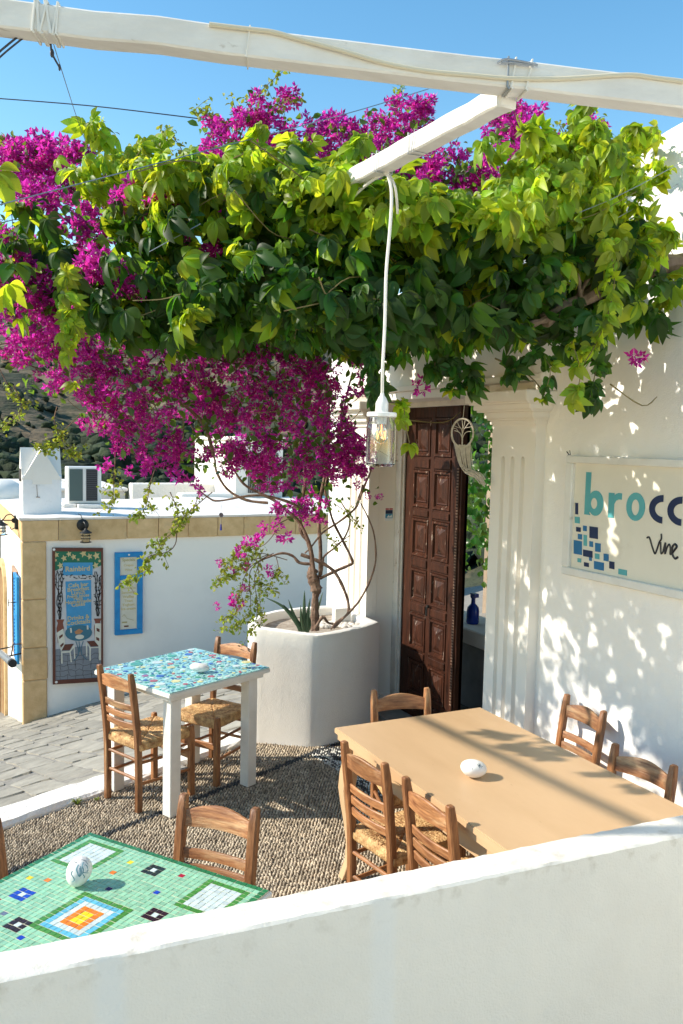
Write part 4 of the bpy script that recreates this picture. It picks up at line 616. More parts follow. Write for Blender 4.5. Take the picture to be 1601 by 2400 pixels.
for cx_, y0_, y1_ in [(185,1240,520),(770,1210,560)]:
    for s in (-35,-12,15,38):
        L = [(cx_+s*.3, y0_)]; y_ = y0_
        while y_ > y1_+60*rp.random(): y_ -= 55; L.append((cx_+s*(.4+.6*(y0_-y_)/(y0_-y1_))*1.3+rp.uniform(-14,14), y_))
        tws.append(L)
        for p in L[2:]: tws.append([p, (p[0]+rp.uniform(-38,38), p[1]-rp.uniform(10,45))])
    layer([], 'painted_tree', PM['dark'], .0014, tws, .0055); tws = []
for cx_ in (195,770): layer([[(cx_-60,1245),(cx_+60,1245),(cx_+38,1300),(cx_+55,1380),(cx_+40,1600),(cx_-40,1600),(cx_-58,1380),(cx_-38,1300)]], 'painted_pot', PM['terra'], .0026)
layer([[(475+210*cos(t), 1460+125*sin(t)) for t in np.linspace(0,2*pi,20,endpoint=False)]], 'painted_table', PM['teal'], .0030, [[(430,1590),(465,1700),(470,1800),(400,1890)],[(545,1590),(510,1700),(520,1800),(600,1885)],[(480,1590),(490,1760)]], .006)
layer([[(490+68*cos(t), 1522+36*sin(t)) for t in np.linspace(0,2*pi,14,endpoint=False)],[(340,1380),(365,1380),(372,1450),(348,1455)],[(600,1345),(622,1345),(628,1410),(602,1412)]], 'painted_plate', PM['white'], .0046)
layer([[(410,1440),(480,1395),(545,1430),(500,1475),(430,1480)]], 'painted_food', noise_mat('panel_orange', (.4,.18,.08), (.5,.25,.12)), .0046)
layer([[(140,1445),(240,1385),(270,1620),(205,1735),(165,1600)],[(205,1735),(330,1735),(410,1640),(425,1860),(405,1860),(395,1690),(350,1750),(370,1910),(350,1910),(335,1760),(225,1760),(228,1925),(205,1925)],[(725,1320),(835,1320),(825,1900),(790,1900),(785,1690),(730,1600)],[(585,1600),(660,1690),(785,1690),(785,1705),(665,1705),(660,1900),(642,1900),(640,1700),(608,1640),(608,1830),(590,1830)]], 'painted_chair', PM['white'], .0034)
layer([[(175,1500),(228,1468),(232,1500),(180,1545)],[(190,1640),(240,1600),(245,1630),(200,1680)],[(260,1630),(400,1625),(335,1720),(215,1720)],[(750,1390),(800,1410),(800,1460),(755,1440)],[(745,1530),(795,1555),(795,1600),(750,1580)],[(600,1595),(715,1590),(785,1675),(665,1680)]], 'painted_seat', PM['brown'], .0048)
cr = []
for y_ in (1800, 1880, 1960, 2040, 2120):
    L = [(125, y_)];
    while L[-1][0] < 800: L.append((L[-1][0]+60, y_+rp.uniform(-22,22)))
    cr.append(L); cr += [[L[q], (L[q][0]+rp.uniform(-25,25), L[q][1]+75)] for q in range(1, len(L)-1, 2)]
layer([], 'painted_joint', PM['dark'], .0018, cr, .0025)
def text(body, x, zz, size, mt, par, name, d, rot=0, width=None):
    cu = bpy.data.curves.new('t', 'FONT'); cu.body = body; cu.size = size; cu.extrude = .0006; cu.align_x = 'CENTER'; cu.offset = size*.02; cu.resolution_u = 2
    o = bpy.data.objects.new('t', cu); scene.collection.objects.link(o); dg = bpy.context.evaluated_depsgraph_get(); dg.update()
    me = bpy.data.meshes.new_from_object(o.evaluated_get(dg)); bpy.data.objects.remove(o)
    M = Matrix.Translation(Vector((x, YL-d, zz))-WL[par.name])@rotm(rot, 'Y')@rotm(pi/2, 'X'); me.transform(M)
    me.materials.clear(); me.materials.append(mt); me.name = name; r = link(name, me, par); WL[r.name] = WL[par.name]; return r
text('Rainbird', px(462), pz(505), .095, PM['text'], pp, 'lettering', .004)
for q, (t_, y_, s_) in enumerate([('Cafe bar', 745, .075), ('Breakfast', 810, .075), ('Lunch', 865, .075), ('Fresh juices', 910, .06), ('Pizza', 950, .06), ('Homemade', 1000, .072), ('Cakes', 1045, .072), ('Drinks &', 1250, .078), ('Cocktails', 1325, .085)]): text(t_, px(470), pz(y_), s_, PM['text'], pp, 'lettering', .004, rot=-.05)
for X_, Y_ in [(103,182),(823,152),(130,2210)]: m = MB(); m.lathe([(0,0),(.018,0),(.016,.006),(0,.007)], (0,0,0), 12, M=Matrix.Translation((px(X_), YL-.0105, pz(Y_,0)))@rotm(pi/2,'X')); m.build('screw_cap', PAINTW, pp)
# blue menu board
mb_ = root('menu_board', (2.49, YB, -.53), 'narrow bright blue framed menu board with two yellowed pages', 'menu board')
m = MB(); m.box((2.34, YB-.022, -.50), (2.645, YB+.018, .575)); m.build('backing', BLUEP, mb_)
for lo, hi in [((2.306, YB-.045, .535), (2.68, YB+.015, .60)), ((2.306, YB-.045, -.53), (2.68, YB+.015, -.46)), ((2.306, YB-.0445, -.46), (2.372, YB+.015, .535)), ((2.605, YB-.0445, -.46), (2.68, YB+.015, .535)), ((2.372, YB-.045, .225), (2.605, YB-.02, .285))]:
    m = MB(); m.box(lo, hi); m.build('frame', BLUEP, mb_, bevel=.004)
PAGE = noise_mat('yellowed_page', (.60,.56,.44), (.68,.65,.55), scale=5, rough=.5); PINK = noise_mat('faded_yellow_ink', (.50,.40,.17), (.58,.48,.25), scale=9); GINK = noise_mat('olive_ink', (.35,.30,.14), (.42,.36,.18), scale=9)
for lo, hi in [((2.375, YB-.026, .288), (2.602, YB-.023, .532)), ((2.375, YB-.026, -.457), (2.602, YB-.023, .222))]: m = MB(); m.box(lo, hi); m.build('page', PAGE, mb_)
YL = YB - .026
for t_, zz, s_, mt in [('Specials', .48, .055, GINK), ('Crepes', .41, .045, PINK), ('Wine', .345, .045, PINK), ('Salads', .155, .05, PINK), ('Omelette', .095, .05, PINK), ('Sandwich', .035, .05, PINK), ('Waffles', -.025, .05, PINK), ('Toast', -.08, .05, PINK), ('Yoghurt', -.135, .05, PINK), ('Ice cream', -.19, .05, PINK)]: text(t_, 2.488, zz, s_, mt, mb_, 'lettering', .001)
m = MB(); m.tube([(2.40,YL-.002,-.28),(2.43,YL-.002,-.25),(2.47,YL-.002,-.31),(2.56,YL-.002,-.34)], .003, 4); m.box((2.40,YL-.003,-.37),(2.47,YL-.001,-.35)); m.build('line_drawing', GINK, mb_)
m = MB(); m.box((2.43,YL-.004,-.425),(2.49,YL-.001,-.405), M=None); m.build('stamp', PM['brown'], mb_)
m = MB(); m.lathe([(0,0),(.014,0),(.012,.004),(0,.005)], (0,0,0), 10, M=Matrix.Translation((2.49, YB-.046, .568))@rotm(pi/2,'X')); m.build('screw_cap', PAINTW, mb_)
# chimney
ch = root('chimney', (1.44, 12.35, ZR), 'white plastered chimney with gabled top at the roof corner', 'chimney')
m = MB(); x0_, x1_, y0_, y1_, zs, zt = 1.185, 1.69, 12.12, 12.50, 1.62, 1.99; xm, ym = (x0_+x1_)/2, (y0_+y1_)/2
m.box((x0_, y0_, ZR-.05), (x1_, y1_, zs)); m.build('shaft', plaster('chimney_plaster', c=(.80,.80,.80), c2=(.70,.70,.70), bump=.6, bscale=9, bdist=.02, stain=(.5,.48,.45), ts=(.62,.8), s3=5), ch, bevel=.012)
m = MB(); e = .004; m.add([(x0_+.13,y0_-e,zs+.16),(x1_-.13,y0_-e,zs+.16),(x0_,y0_-e,zs-.06),(x1_,y0_-e,zs-.06),(xm,y0_-e,zt),(xm,y1_+e,zt),(x0_,y1_+e,zs-.06),(x1_,y1_+e,zs-.06),(x0_-e,y0_,zt),(x1_+e-.03,y0_,zt)], [(2,3,4),(7,6,5),(2,4,5,6),(3,7,5,4)])
m.add([(x0_-e,y0_,zs-.05),(x0_-e,y1_,zs-.05),(x0_-e,ym,zt-.003),(x1_+e,y0_,zs-.05),(x1_+e,y1_,zs-.05),(x1_+e,ym,zt-.003)], [(0,1,2),(3,5,4),(0,2,5,3),(1,4,5,2)])
m.build('gabled_cap', SMOOTHW, ch)
m = MB(); m.box((1.315, y0_-.008, 1.50), (1.565, y0_-.001, 1.735)); m.build('cover_plate', SMOOTHW, ch)
m = MB(); m.box((x0_-.012, 12.20, 1.53), (x0_-.002, 12.42, 1.70)); m.build('vent_slot', mat('slot_dark', (.03,.025,.02), .9), ch)
m = MB(); m.tube([(1.37,y0_-.003,1.49),(1.375,y0_-.003,1.38),(1.38,y0_-.003,1.325)], .004, 5); m.tube([(1.36,y0_-.004,1.325),(1.41,y0_-.004,1.322)], .006, 5); m.build('stain_crack', mat('rust_stain', (.25,.2,.16), .9), ch)
# air conditioner
ac = root('air_conditioner', (2.18, 13.3, ZR), 'white outdoor air conditioning unit standing on the flat roof', 'air conditioner')
ACW = mat('ac_enamel', (.72,.71,.67), .4); m = MB(); m.box((1.93,13.20,1.15),(2.42,13.50,1.70)); m.build('casing', ACW, ac, bevel=.012)
m = MB(); m.box((1.955,13.190,1.19),(2.145,13.1985,1.665)); m.build('fan_panel', mat('ac_teal_grille', (.05,.09,.09), .35), ac)
m = MB(); m.box((2.195,13.192,1.19),(2.36,13.1985,1.665)); m.build('coil_panel', mat('ac_dark_grille', (.012,.014,.02), .5), ac)
for q in range(16): m = MB(); m.box((2.195,13.184,1.20+q*.029),(2.36,13.192,1.210+q*.029)); m.build('louvre', mat('ac_louvre', (.05,.055,.065), .5) if q == 0 else bpy.data.materials['ac_louvre'], ac)
m = MB(); m.box((2.05,13.02,ZR+.004),(2.52,13.5,1.145)); m.box((1.86,13.12,ZR+.003),(2.04,13.5,1.15)); m.build('base_slab', ROUGHW, ac, bevel=.008)
m = MB(); m.tube(catmull([(1.93,13.3,1.45),(1.82,13.25,1.5),(1.72,13.2,1.4),(1.76,13.1,1.2),(1.86,13.1,ZR+.02)], 5), .009, 6); m.build('pipe', ACW, ac)
# roofs and house behind
rp_ = root('rear_terrace_house', (3.0, 17.5, 0), 'low white flat-roofed house behind the chimney, nearest the valley', 'house')
m = MB(); m.box((-1.5,16.9,-5),(3.55,20.5,1.10)); m.build('wall', plaster('rear_plaster', c=(.66,.64,.6), c2=(.5,.48,.45), stain=(.3,.28,.25), ts=(.5,.8)), rp_)
m = MB(); m.box((-1.5,16.85,1.102),(3.6,20.5,1.17)); m.build('roof', bpy.data.materials['roof_limewash'], rp_, bevel=.02)
m = MB(); m.lathe([(.0,.34),(.25,.32),(.42,.22),(.5,.08),(.5,0)], (1.12,15.7,ZR-.02), 24); m.build('plaster_dome', SMOOTHW, smooth=True, label='small white plaster dome half hidden left of the chimney', cat='dome')
rh = root('white_house', (6.0, 15.9, 0), 'white two-storey house with barred window behind the bougainvillea', 'house')
m = MB(); m.box((5.27,15.30,-4),(6.22,18,2.15)); m.build('wall', WHITE, rh)
m = MB(); m.box((5.22,15.22,2.152),(6.27,18,2.22)); m.build('roof', SMOOTHW, rh)
m = MB(); m.box((5.52,15.285,1.16),(6.12,15.298,1.92)); wq = m.build('window', mat('far_window_dark', (.03,.035,.04), .2), rh)
m = MB()
for q in range(13): m.tube([(5.53+q*.048,15.26,1.16),(5.53+q*.048,15.26,1.92)], .005, 5)
for q in range(6): m.tube([(5.52,15.255,1.2+q*.14),(6.12,15.255,1.2+q*.14)], .005, 5)
m.build('window_bars', mat('grey_bars', (.25,.25,.25), .5), wq)
for (a, b, c_, d_, zt_) in [(3.62,16.6,6.6,16.9,1.27),(4.2,15.2,5.2,15.5,1.16)]:
    m = MB(); m.box((a,b,ZR-2),(c_,d_,zt_)); m.build('roof_parapet', ROUGHW, bevel=.02, label={1.27:'long white parapet edging the far roof behind the air conditioner',1.16:'short white roof upstand beside the white house'}[zt_], cat='parapet')
# ================================================================== CHAIRS
def post(path, w, mt, par, name='leg'):        # square chamfered post through path [(x,y,z)], tapering
    m = MB(); pts = catmull(path, 3); k = len(pts); vs = []
    for i, p in enumerate(pts):
        e = w/2 * (1.0 if i < k-1 else .80); c = e*.32
        for a, b in [(e,-e+c),(e,e-c),(e-c,e),(-e+c,e),(-e,e-c),(-e,-e+c),(-e+c,-e),(e-c,-e)]: vs.append((p.x+a, p.y+b, p.z))
        if i == k-1: pass
    fs = [(i*8+j, i*8+(j+1) % 8, (i+1)*8+(j+1) % 8, (i+1)*8+j) for i in range(k-1) for j in range(8)]
    top = pts[-1]; b = len(vs); vs += [(top.x+(v[0]-top.x)*.7, top.y+(v[1]-top.y)*.7, top.z+w*.12) for v in vs[-8:]]
    fs += [(b-8+j, b-8+(j+1) % 8, b+(j+1) % 8, b+j) for j in range(8)]+[tuple(range(b, b+8)), tuple(range(7, -1, -1))]
    m.add(vs, fs); return m.build(name, mt, par, smooth=True)
def bent_slat(y0, y1, z0, z1, xb, bow, arch, th, mt, par, name):
    m = MB(); n = 12; vs = []
    for i in range(n+1):
        t = i/n; y = y0+(y1-y0)*t; s = sin(pi*t); xo = xb - bow*s; a = arch*(sin(pi*t)**1.3 if arch else 0)
        zt = z1+a; zb = z0 + (arch*.12*s)
        lean = .10
        for (dx, zz) in [(-th/2, zb), (-th/2, zt-.004), (-th/2+.003, zt), (th/2-.003, zt), (th/2, zt-.004), (th/2, zb)]: vs.append((xo+dx-(zz-z0)*lean, y, zz))
    m.add(vs, [(i*6+j, (i+1)*6+j, (i+1)*6+(j+1) % 6, i*6+(j+1) % 6) for i in range(n) for j in range(6)]+[tuple(range(5,-1,-1)), tuple(range(n*6, n*6+6))])
    return m.build(name, mt, par, smooth=True)
def make_chair():
    r = root('chair', (0, 0, 0), 'proto', 'chair')
    yb_, yf = .150, .178
    def lx(zz): return -.178 - .012*min(1, zz/.4) - (max(0, zz-.40)/.42)**1.25*.052
    for s in (-1, 1):
        post([(lx(0)-.006, s*yb_, 0), (lx(.2), s*yb_, .2), (lx(.4), s*yb_, .4), (lx(.6), s*yb_, .6), (lx(.815), s*yb_, .815)], .036, WOODV, r)
        post([(.182, s*yf, 0), (.180, s*yf, .22), (.178, s*yf, .425)], .037, WOODV, r)
    bent_slat(-yb_, yb_, .705, .765, lx(.71)+.002, .022, .026, .015, WOODH, r, 'top_rail')
    for zz in (.592, .537, .482): bent_slat(-yb_, yb_, zz, zz+.036, lx(zz)+.002, .018, 0, .012, WOODH, r, 'slat')
    # seat rails and stretchers
    for zz, rr in ((.30, .0095), (.185, .0095)):
        m = MB(); m.tube([(lx(zz), 0-yb_, zz), (lx(zz), yb_, zz)], rr, 8); m.build('rung', WOODH, r, smooth=True)
    for s in (-1, 1):
        for zz in (.285, .16):
            m = MB(); m.tube([(lx(zz), s*yb_, zz), (.178, s*yf, zz)], .0095, 8); m.build('rung', WOODX, r, smooth=True)
    m = MB(); m.cbox((.180, 0, .24), (.014, yf*2-.02, .042)); m.build('front_rail', WOODH, r, bevel=.003)
    # woven seat
    n = 64; vs = []; N1 = n+1
    def hw(u): return (.163+.012*(u+1)/2)  # half width along y for u in -1..1 (x)
    for i in range(N1):
        for j in range(N1):
            u = -1+2*i/n; v = -1+2*j/n; x = u*.188-.002; y = v*(hw(u)+.004)
            e = max(abs(u), abs(v)); dome = .400+.018*(1-(1-e)**2) if 0 else .412 - .010*(1-e) - (.020 if e > .985 else 0) - .006*max(0, e-.9)/.1
            ridge = .0032*(abs(sin((v if abs(u) > abs(v) else u)*21*pi/2)))
            diag = .006*math.exp(-((abs(u)-abs(v))/.035)**2)
            vs.append((x, y, dome+ridge-diag+random.uniform(-.0014, .0014)))
    fs = [(i*N1+j, (i+1)*N1+j, (i+1)*N1+j+1, i*N1+j+1) for i in range(n) for j in range(n)]
    # skirt wrapping over the rails
    rim = [(i, 0) for i in range(N1)] + [(n, j) for j in range(1, N1)] + [(i, n) for i in range(n-1, -1, -1)] + [(0, j) for j in range(n-1, 0, -1)]
    b0 = len(vs); L = len(rim); lev = [(1.018, .398), (1.024, .385), (1.018, .368), (.985, .358)]
    for li, (s, zz) in enumerate(lev):
        for q, (i, j) in enumerate(rim):
            p = vs[i*N1+j]; w = .0035*abs(sin(q*pi/3.05)); vs.append((p[0]*(s+w*3), p[1]*(s+w*3), zz+random.uniform(-.001, .001)))
    ridx = [i*N1+j for i, j in rim]
    for q in range(L): fs.append((ridx[q], ridx[(q+1) % L], b0+(q+1) % L, b0+q))
    for li in range(len(lev)-1):
        for q in range(L): fs.append((b0+li*L+q, b0+li*L+(q+1) % L, b0+(li+1)*L+(q+1) % L, b0+(li+1)*L+q))
    vs.append((0, 0, .365)); c = len(vs)-1; fs += [(b0+(len(lev)-1)*L+q, b0+(len(lev)-1)*L+(q+1) % L, c) for q in range(L)]
    m = MB(); m.add(vs, fs); m.build('seat', RUSH, r, smooth=False)
    return r
proto = make_chair(); first = [True]
def copy_tree(o):
    c = o.copy(); scene.collection.objects.link(c)
    for ch_ in o.children: d = ch_.copy(); scene.collection.objects.link(d); d.parent = c
    return c
def place_chair(tx, ty, face, label):       # tx, ty: middle of the top of the back
    o = proto if first[0] else copy_tree(proto); first[0] = False
    a = radians(face); o.location = (tx+cos(a)*.232, ty+sin(a)*.232, .004); o.rotation_euler = (0, 0, a)
    o['label'] = label; o['group'] = 'wooden taverna chairs on the terrace'; return o
place_chair(1.698, 3.172, 8, 'wooden rush-seated chair at the far left corner of the tan table')
place_chair(1.731, 2.708, 2.5, 'wooden rush-seated chair on the left of the tan table, nearest the parapet')
place_chair(3.085, 3.364, 176, 'wooden chair against the white wall, at the right of the tan table below the sign')
place_chair(2.800, 2.674, -172, 'wooden chair pushed in at the right of the tan table near the right picture edge')
place_chair(2.310, 3.925, -102.7, 'wooden chair at the far end of the tan table in front of the brown door')
place_chair(.955, 2.923, -137.7, 'wooden chair pushed in behind the green tiled table, its back to the pebbles')
place_chair(.090, 3.000, -55, 'wooden chair cut by the left picture edge beside the green tiled table')
place_chair(.980, 4.892, 24, 'wooden rush-seated chair at the left of the round-tiled table beside the kerb')
place_chair(1.853, 5.340, -146, 'wooden rush-seated chair between the round-tiled table and the planter')
# ================================================================== TABLES
TW = noise_mat('white_table_paint', (.66,.63,.57), (.80,.78,.73), scale=5, rough=.5, bump=.12, bscale=26, c3=(.40,.34,.27), s3=11, t3=(.68,.78), rnd=.02)
# --- tan table
tan = root('tan_table', (2.236, 2.72, 0), 'large tan painted rectangular table with curved legs in the sunlight', 'table')
m = MB(); m.box((1.80, 1.99, .722), (2.668, 3.695, .750)); m.build('table_top', TANP, tan, bevel=.004, segs=2)
m = MB(); m.box((1.812, 2.0, .690), (2.656, 3.683, .7185)); m.build('pull_out_leaf', TANP, tan, bevel=.003)
for lo, hi in [((1.85,2.05,.60),(1.872,3.64,.688)),((2.60,2.05,.60),(2.622,3.64,.688)),((1.872,3.62,.60),(2.60,3.64,.688)),((1.872,2.05,.60),(2.60,2.07,.688))]:
    m = MB(); m.box(lo, hi); m.build('apron', TANP, tan, bevel=.003)
for sx, sy, X_, Y_ in [(-1,1,1.865,3.625),(1,1,2.605,3.625),(-1,-1,1.865,2.065),(1,-1,2.605,2.065)]:
    m = MB(); vs = []; prof = [(.69,.0,.034),(.60,.0,.034),(.54,.012,.034),(.46,.020,.032),(.38,.014,.028),(.28,.002,.024),(.18,-.008,.022),(.09,-.004,.022),(.03,.012,.024),(0,.020,.024)]
    for zz, o_, w in prof: vs += [(X_+sx*o_+a*w, Y_+sy*o_*.5+b*w, zz) for a, b in ((-1,-1),(1,-1),(1,1),(-1,1))]
    m.add(vs, [(i*4+j, i*4+(j+1) % 4, (i+1)*4+(j+1) % 4, (i+1)*4+j) for i in range(len(prof)-1) for j in range(4)]+[(3,2,1,0), tuple(range(len(prof)*4-4, len(prof)*4))])
    m.build('leg', TANP, tan, smooth=True, bevel=.003)
# --- white-legged table with round mosaic pieces
th = radians(23.9); TU = Vector((cos(th), sin(th), 0)); TV = Vector((-sin(th), cos(th), 0)); T0 = Vector((1.202, 4.549, 0)); TA, TB = .787, .718
tc_ = T0 + TU*TA/2 + TV*TB/2
rt = root('round_tiled_table', tuple(tc_), 'white square table with turquoise mosaic top of coloured discs beside the planter', 'table', rz=0)
def tf_(a, b, zz): p = T0+TU*a+TV*b; return (p.x, p.y, zz)
TM = Matrix.Translation(T0) @ rotm(th)
m = MB(); m.box((0,0,.716), (TA,TB,.742), M=TM); m.build('table_top', TW, rt, bevel=.004, segs=2)
for lo, hi in [((.03,.03,.685),(TA-.03,.05,.714)),((.03,TB-.05,.685),(TA-.03,TB-.03,.714)),((.03,.05,.685),(.05,TB-.05,.714)),((TA-.05,.05,.685),(TA-.03,TB-.05,.714))]: m = MB(); m.box(lo, hi, M=TM); m.build('apron', TW, rt, bevel=.003)
for a, b in [(.092,.092),(TA-.092,.092),(.092,TB-.092),(TA-.092,TB-.092)]: m = MB(); m.box((a-.037,b-.037,0),(a+.037,b+.037,.712), M=TM); m.build('leg', TW, rt, bevel=.004)
DC = [noise_mat('mosaic_'+k, tuple(v*.8 for v in c), c, scale=25, rough=.18, spec=.5, bump=.05, rnd=.1) for k, c in [('white',(.66,.72,.70)),('blue',(.02,.09,.42)),('red',(.48,.07,.08)),('yellow',(.72,.62,.25)),('green',(.05,.32,.22)),('sky_blue',(.22,.50,.62)),('purple',(.38,.08,.22))]]
TEALB = noise_mat('turquoise_glass_bed', (.26,.50,.45), (.40,.64,.58), scale=40, rough=.2, spec=.5, bump=.1, bscale=90)
m = MB(); m.box((.006,.006,.7425), (TA-.006,TB-.006,.7475), M=TM); m.build('mosaic_bed', TEALB, rt)
occ = []
for a, b, r_, c in DISCS:
    if not (.02 < a < TA-.02 and .02 < b < TB-.02): continue
    occ.append((a, b, r_)); m = MB(); pol = [(a+r_*(1+random.uniform(-.05,.05))*cos(t), b+r_*(1+random.uniform(-.05,.05))*sin(t)) for t in np.linspace(0, 2*pi, 12, endpoint=False)]
    m.prism(pol, .747, .7498, M=TM); m.build('mosaic_disc', DC[c], rt)
fill = 0
for q in range(3000):
    if fill > 150: break
    a, b = random.uniform(.02, TA-.02), random.uniform(.02, TB-.02); r_ = random.uniform(.008, .017)
    if any((a-x)**2+(b-y)**2 < (r_+rr+.004)**2 for x, y, rr in occ): continue
    occ.append((a, b, r_)); fill += 1; m = MB(); pol = [(a+r_*cos(t), b+r_*sin(t)) for t in np.linspace(0, 2*pi, 9, endpoint=False)]
    m.prism(pol, .747, .7496, M=TM); m.build('mosaic_disc', DC[random.choice([0,1,2,3,4,5,5,5,0,4,5])], rt)
sh1, sh2 = MB(), MB()
for q in range(2600):
    a, b = random.uniform(.012, TA-.012), random.uniform(.012, TB-.012); r_ = random.uniform(.004, .009)
    if any((a-x)**2+(b-y)**2 < (r_*.8+rr)**2 for x, y, rr in occ): continue
    occ.append((a, b, r_*.75)); t0 = random.uniform(0, 6); k = random.choice([3, 4, 4])
    (sh1 if random.random() < .45 else sh2).prism([(a+r_*(1+.5*(i % 2))*cos(t0+i*2*pi/k), b+r_*sin(t0+i*2*pi/k)) for i in range(k)], .747, .7490, M=TM)
sh1.build('mosaic_shards', noise_mat('navy_shard', (.015,.09,.22), (.04,.20,.34), scale=60, rough=.2, isl=.5), rt, kind='stuff'); sh2.build('pale_mosaic_shards', noise_mat('aqua_shard', (.30,.60,.58), (.45,.70,.68), scale=60, rough=.2, isl=.2), rt, kind='stuff')
# --- green tiled table
G0 = Vector((.514, 3.012, 0)); ga_ = math.atan2(-.818, .575); GM = Matrix.Translation(G0) @ rotm(ga_)      # local: x along the right edge, y NEGATIVE toward the camera-left
NS, NT, PT = 38, 41, .0200; GA, GB = NS*PT, NT*PT
gc = GM @ Vector((GA/2, -GB/2, 0))
gt = root('green_tiled_table', tuple(gc), 'green glass tiled table with coloured square motifs in the left foreground', 'table')
m = MB(); m.box((-.008,-GB-.008,.712), (GA+.008,.008,.7445), M=GM); m.build('table_top', TW, gt, bevel=.004)
m = MB(); m.box((.0,-GB,.7448), (GA,.0,.7494), M=GM); m.build('grout', noise_mat('cream_grout', (.52,.50,.36), (.66,.63,.46), scale=50, rough=.8), gt)
for a, b in [(.07,-.07),(GA-.07,-.07),(.07,-GB+.07),(GA-.07,-GB+.07)]: m = MB(); m.box((a-.035,b-.035,0),(a+.035,b+.035,.712), M=GM); m.build('leg', TW, gt, bevel=.004)
for lo, hi in [((.03,-.05,.66),(GA-.03,-.03,.711)),((.03,-GB+.03,.66),(GA-.03,-GB+.05,.711)),((.03,-GB+.05,.66),(.05,-.05,.711)),((GA-.05,-GB+.05,.66),(GA-.03,-.05,.711))]: m = MB(); m.box(lo, hi, M=GM); m.build('apron', TW, gt)
tilec = {}
def sett(i0, i1, j0, j1, c):
    for i in range(i0, i1+1):
        for j in range(j0, j1+1): tilec[(i, j)] = c
def frame_(i0, i1, j0, j1, c, w=1):
    for i in range(i0, i1+1):
        for j in range(j0, j1+1):
            if i < i0+w or i > i1-w or j < j0+w or j > j1-w: tilec[(i, j)] = c
sett(0, NS-1, 0, NT-1, 'mint'); frame_(0, NS-1, 0, NT-1, 'dgreen')
for i0 in (2, NS-10):
    for j0 in (2, NT-11): sett(i0+1, i0+6, j0+1, j0+7, 'pale'); frame_(i0, i0+7, j0, j0+8, 'green')
frame_(14, 23, 15, 25, 'green'); frame_(15, 22, 16, 24, 'sky'); frame_(16, 21, 17, 23, 'pale'); frame_(17, 20, 18, 22, 'orange'); sett(18, 19, 19, 21, 'yellow')
for ci, cj, c in [(18, 4, 'dark'), (27, 14, 'plum'), (6, 20, 'blue'), (12, 26, 'plum'), (19, 36, 'dark'), (31, 26, 'blue')]: sett(ci-1, ci+1, cj-1, cj+1, c); tilec[(ci, cj)] = 'pale'
for (i, j), c in {(13,4):'yellow',(13,8):'orange',(23,3):'red',(16,12):'navy',(23,9):'blue',(3,16):'yellow',(6,15):'orange',(4,23):'red',(8,25):'grey',(15,28):'blue',(10,12):'sky',(11,12):'sky',(9,13):'sky',(30,20):'red',(26,30):'yellow',(10,34):'navy'}.items(): tilec[(i, j)] = c
TC = dict(mint=(.29,.57,.38), dgreen=(.03,.19,.07), green=(.07,.27,.05), pale=(.60,.70,.70), sky=(.13,.48,.66), orange=(.85,.22,.02), yellow=(.88,.68,.02), dark=(.02,.035,.03), plum=(.03,.012,.018), blue=(.01,.06,.45), red=(.40,.01,.03), navy=(.01,.015,.09), grey=(.13,.16,.24))
TMt = {k: noise_mat('glass_tile_'+k, tuple(v*.86 for v in c), c, scale=35, rough=.13, spec=.5, rnd=.13, bump=.03) for k, c in TC.items()}
TMi = {k: noise_mat('glass_tiles_'+k, tuple(v*.86 for v in c), c, scale=35, rough=.13, spec=.5, isl=.13, bump=.03) for k, c in TC.items()}
camp = Vector((0, 0, CAM['H'])); order = []
for (i, j), c in tilec.items():
    p = GM @ Vector(((i+.5)*PT, -(j+.5)*PT, .75)); q = p-camp; d_ = q.dot(_F); sx = q.dot(_R)/d_*2004; sy = q.dot(_U)/d_*2004
    vis = (sx > -800) and (sy > -(1034 + .204*(-sx) if True else 0)); order.append((0 if vis else 1, 0 if c != 'mint' else 1, d_, i, j, c))
order.sort(); tme = {}; rest = {}
for n_, (_, _, _, i, j, c) in enumerate(order):
    jit = random.uniform
    if n_ < 298:
        if c not in tme:
            mm = MB(); mm.box((-.0087,-.0087,0), (.0087,.0087,.0030)); tme[c] = mm.mesh('mosaic_tile', TMt[c])
        o = link('mosaic_tile', tme[c], gt, (GM @ Vector(((i+.5)*PT+jit(-.0006,.0006), -(j+.5)*PT+jit(-.0006,.0006), .7476+jit(-.0004,.0005))))-WL[gt.name]); o.rotation_euler = (jit(-.02,.02), jit(-.02,.02), ga_+jit(-.05,.05)); o.scale = (jit(.97,1.02), jit(.97,1.02), 1)
    else:
        mm = rest.setdefault(c, MB()); M_ = GM @ Matrix.Translation(((i+.5)*PT+jit(-.0006,.0006), -(j+.5)*PT+jit(-.0006,.0006), .7476+jit(-.0004,.0005))) @ rotm(jit(-.05,.05)) @ rotm(jit(-.02,.02),'X'); mm.box((-.0087,-.0087,0), (.0087,.0087,.0030), M=M_)
ks = list(rest); mm = MB()
for q, k in enumerate(ks):
    b = len(mm.v); mm.v += rest[k].v; mm.f += [tuple(b+i for i in f) for f in rest[k].f]; mm.m += [q]*len(rest[k].f)
mm.build('mosaic_tiles', [TMi[k] for k in ks], gt, kind='stuff')
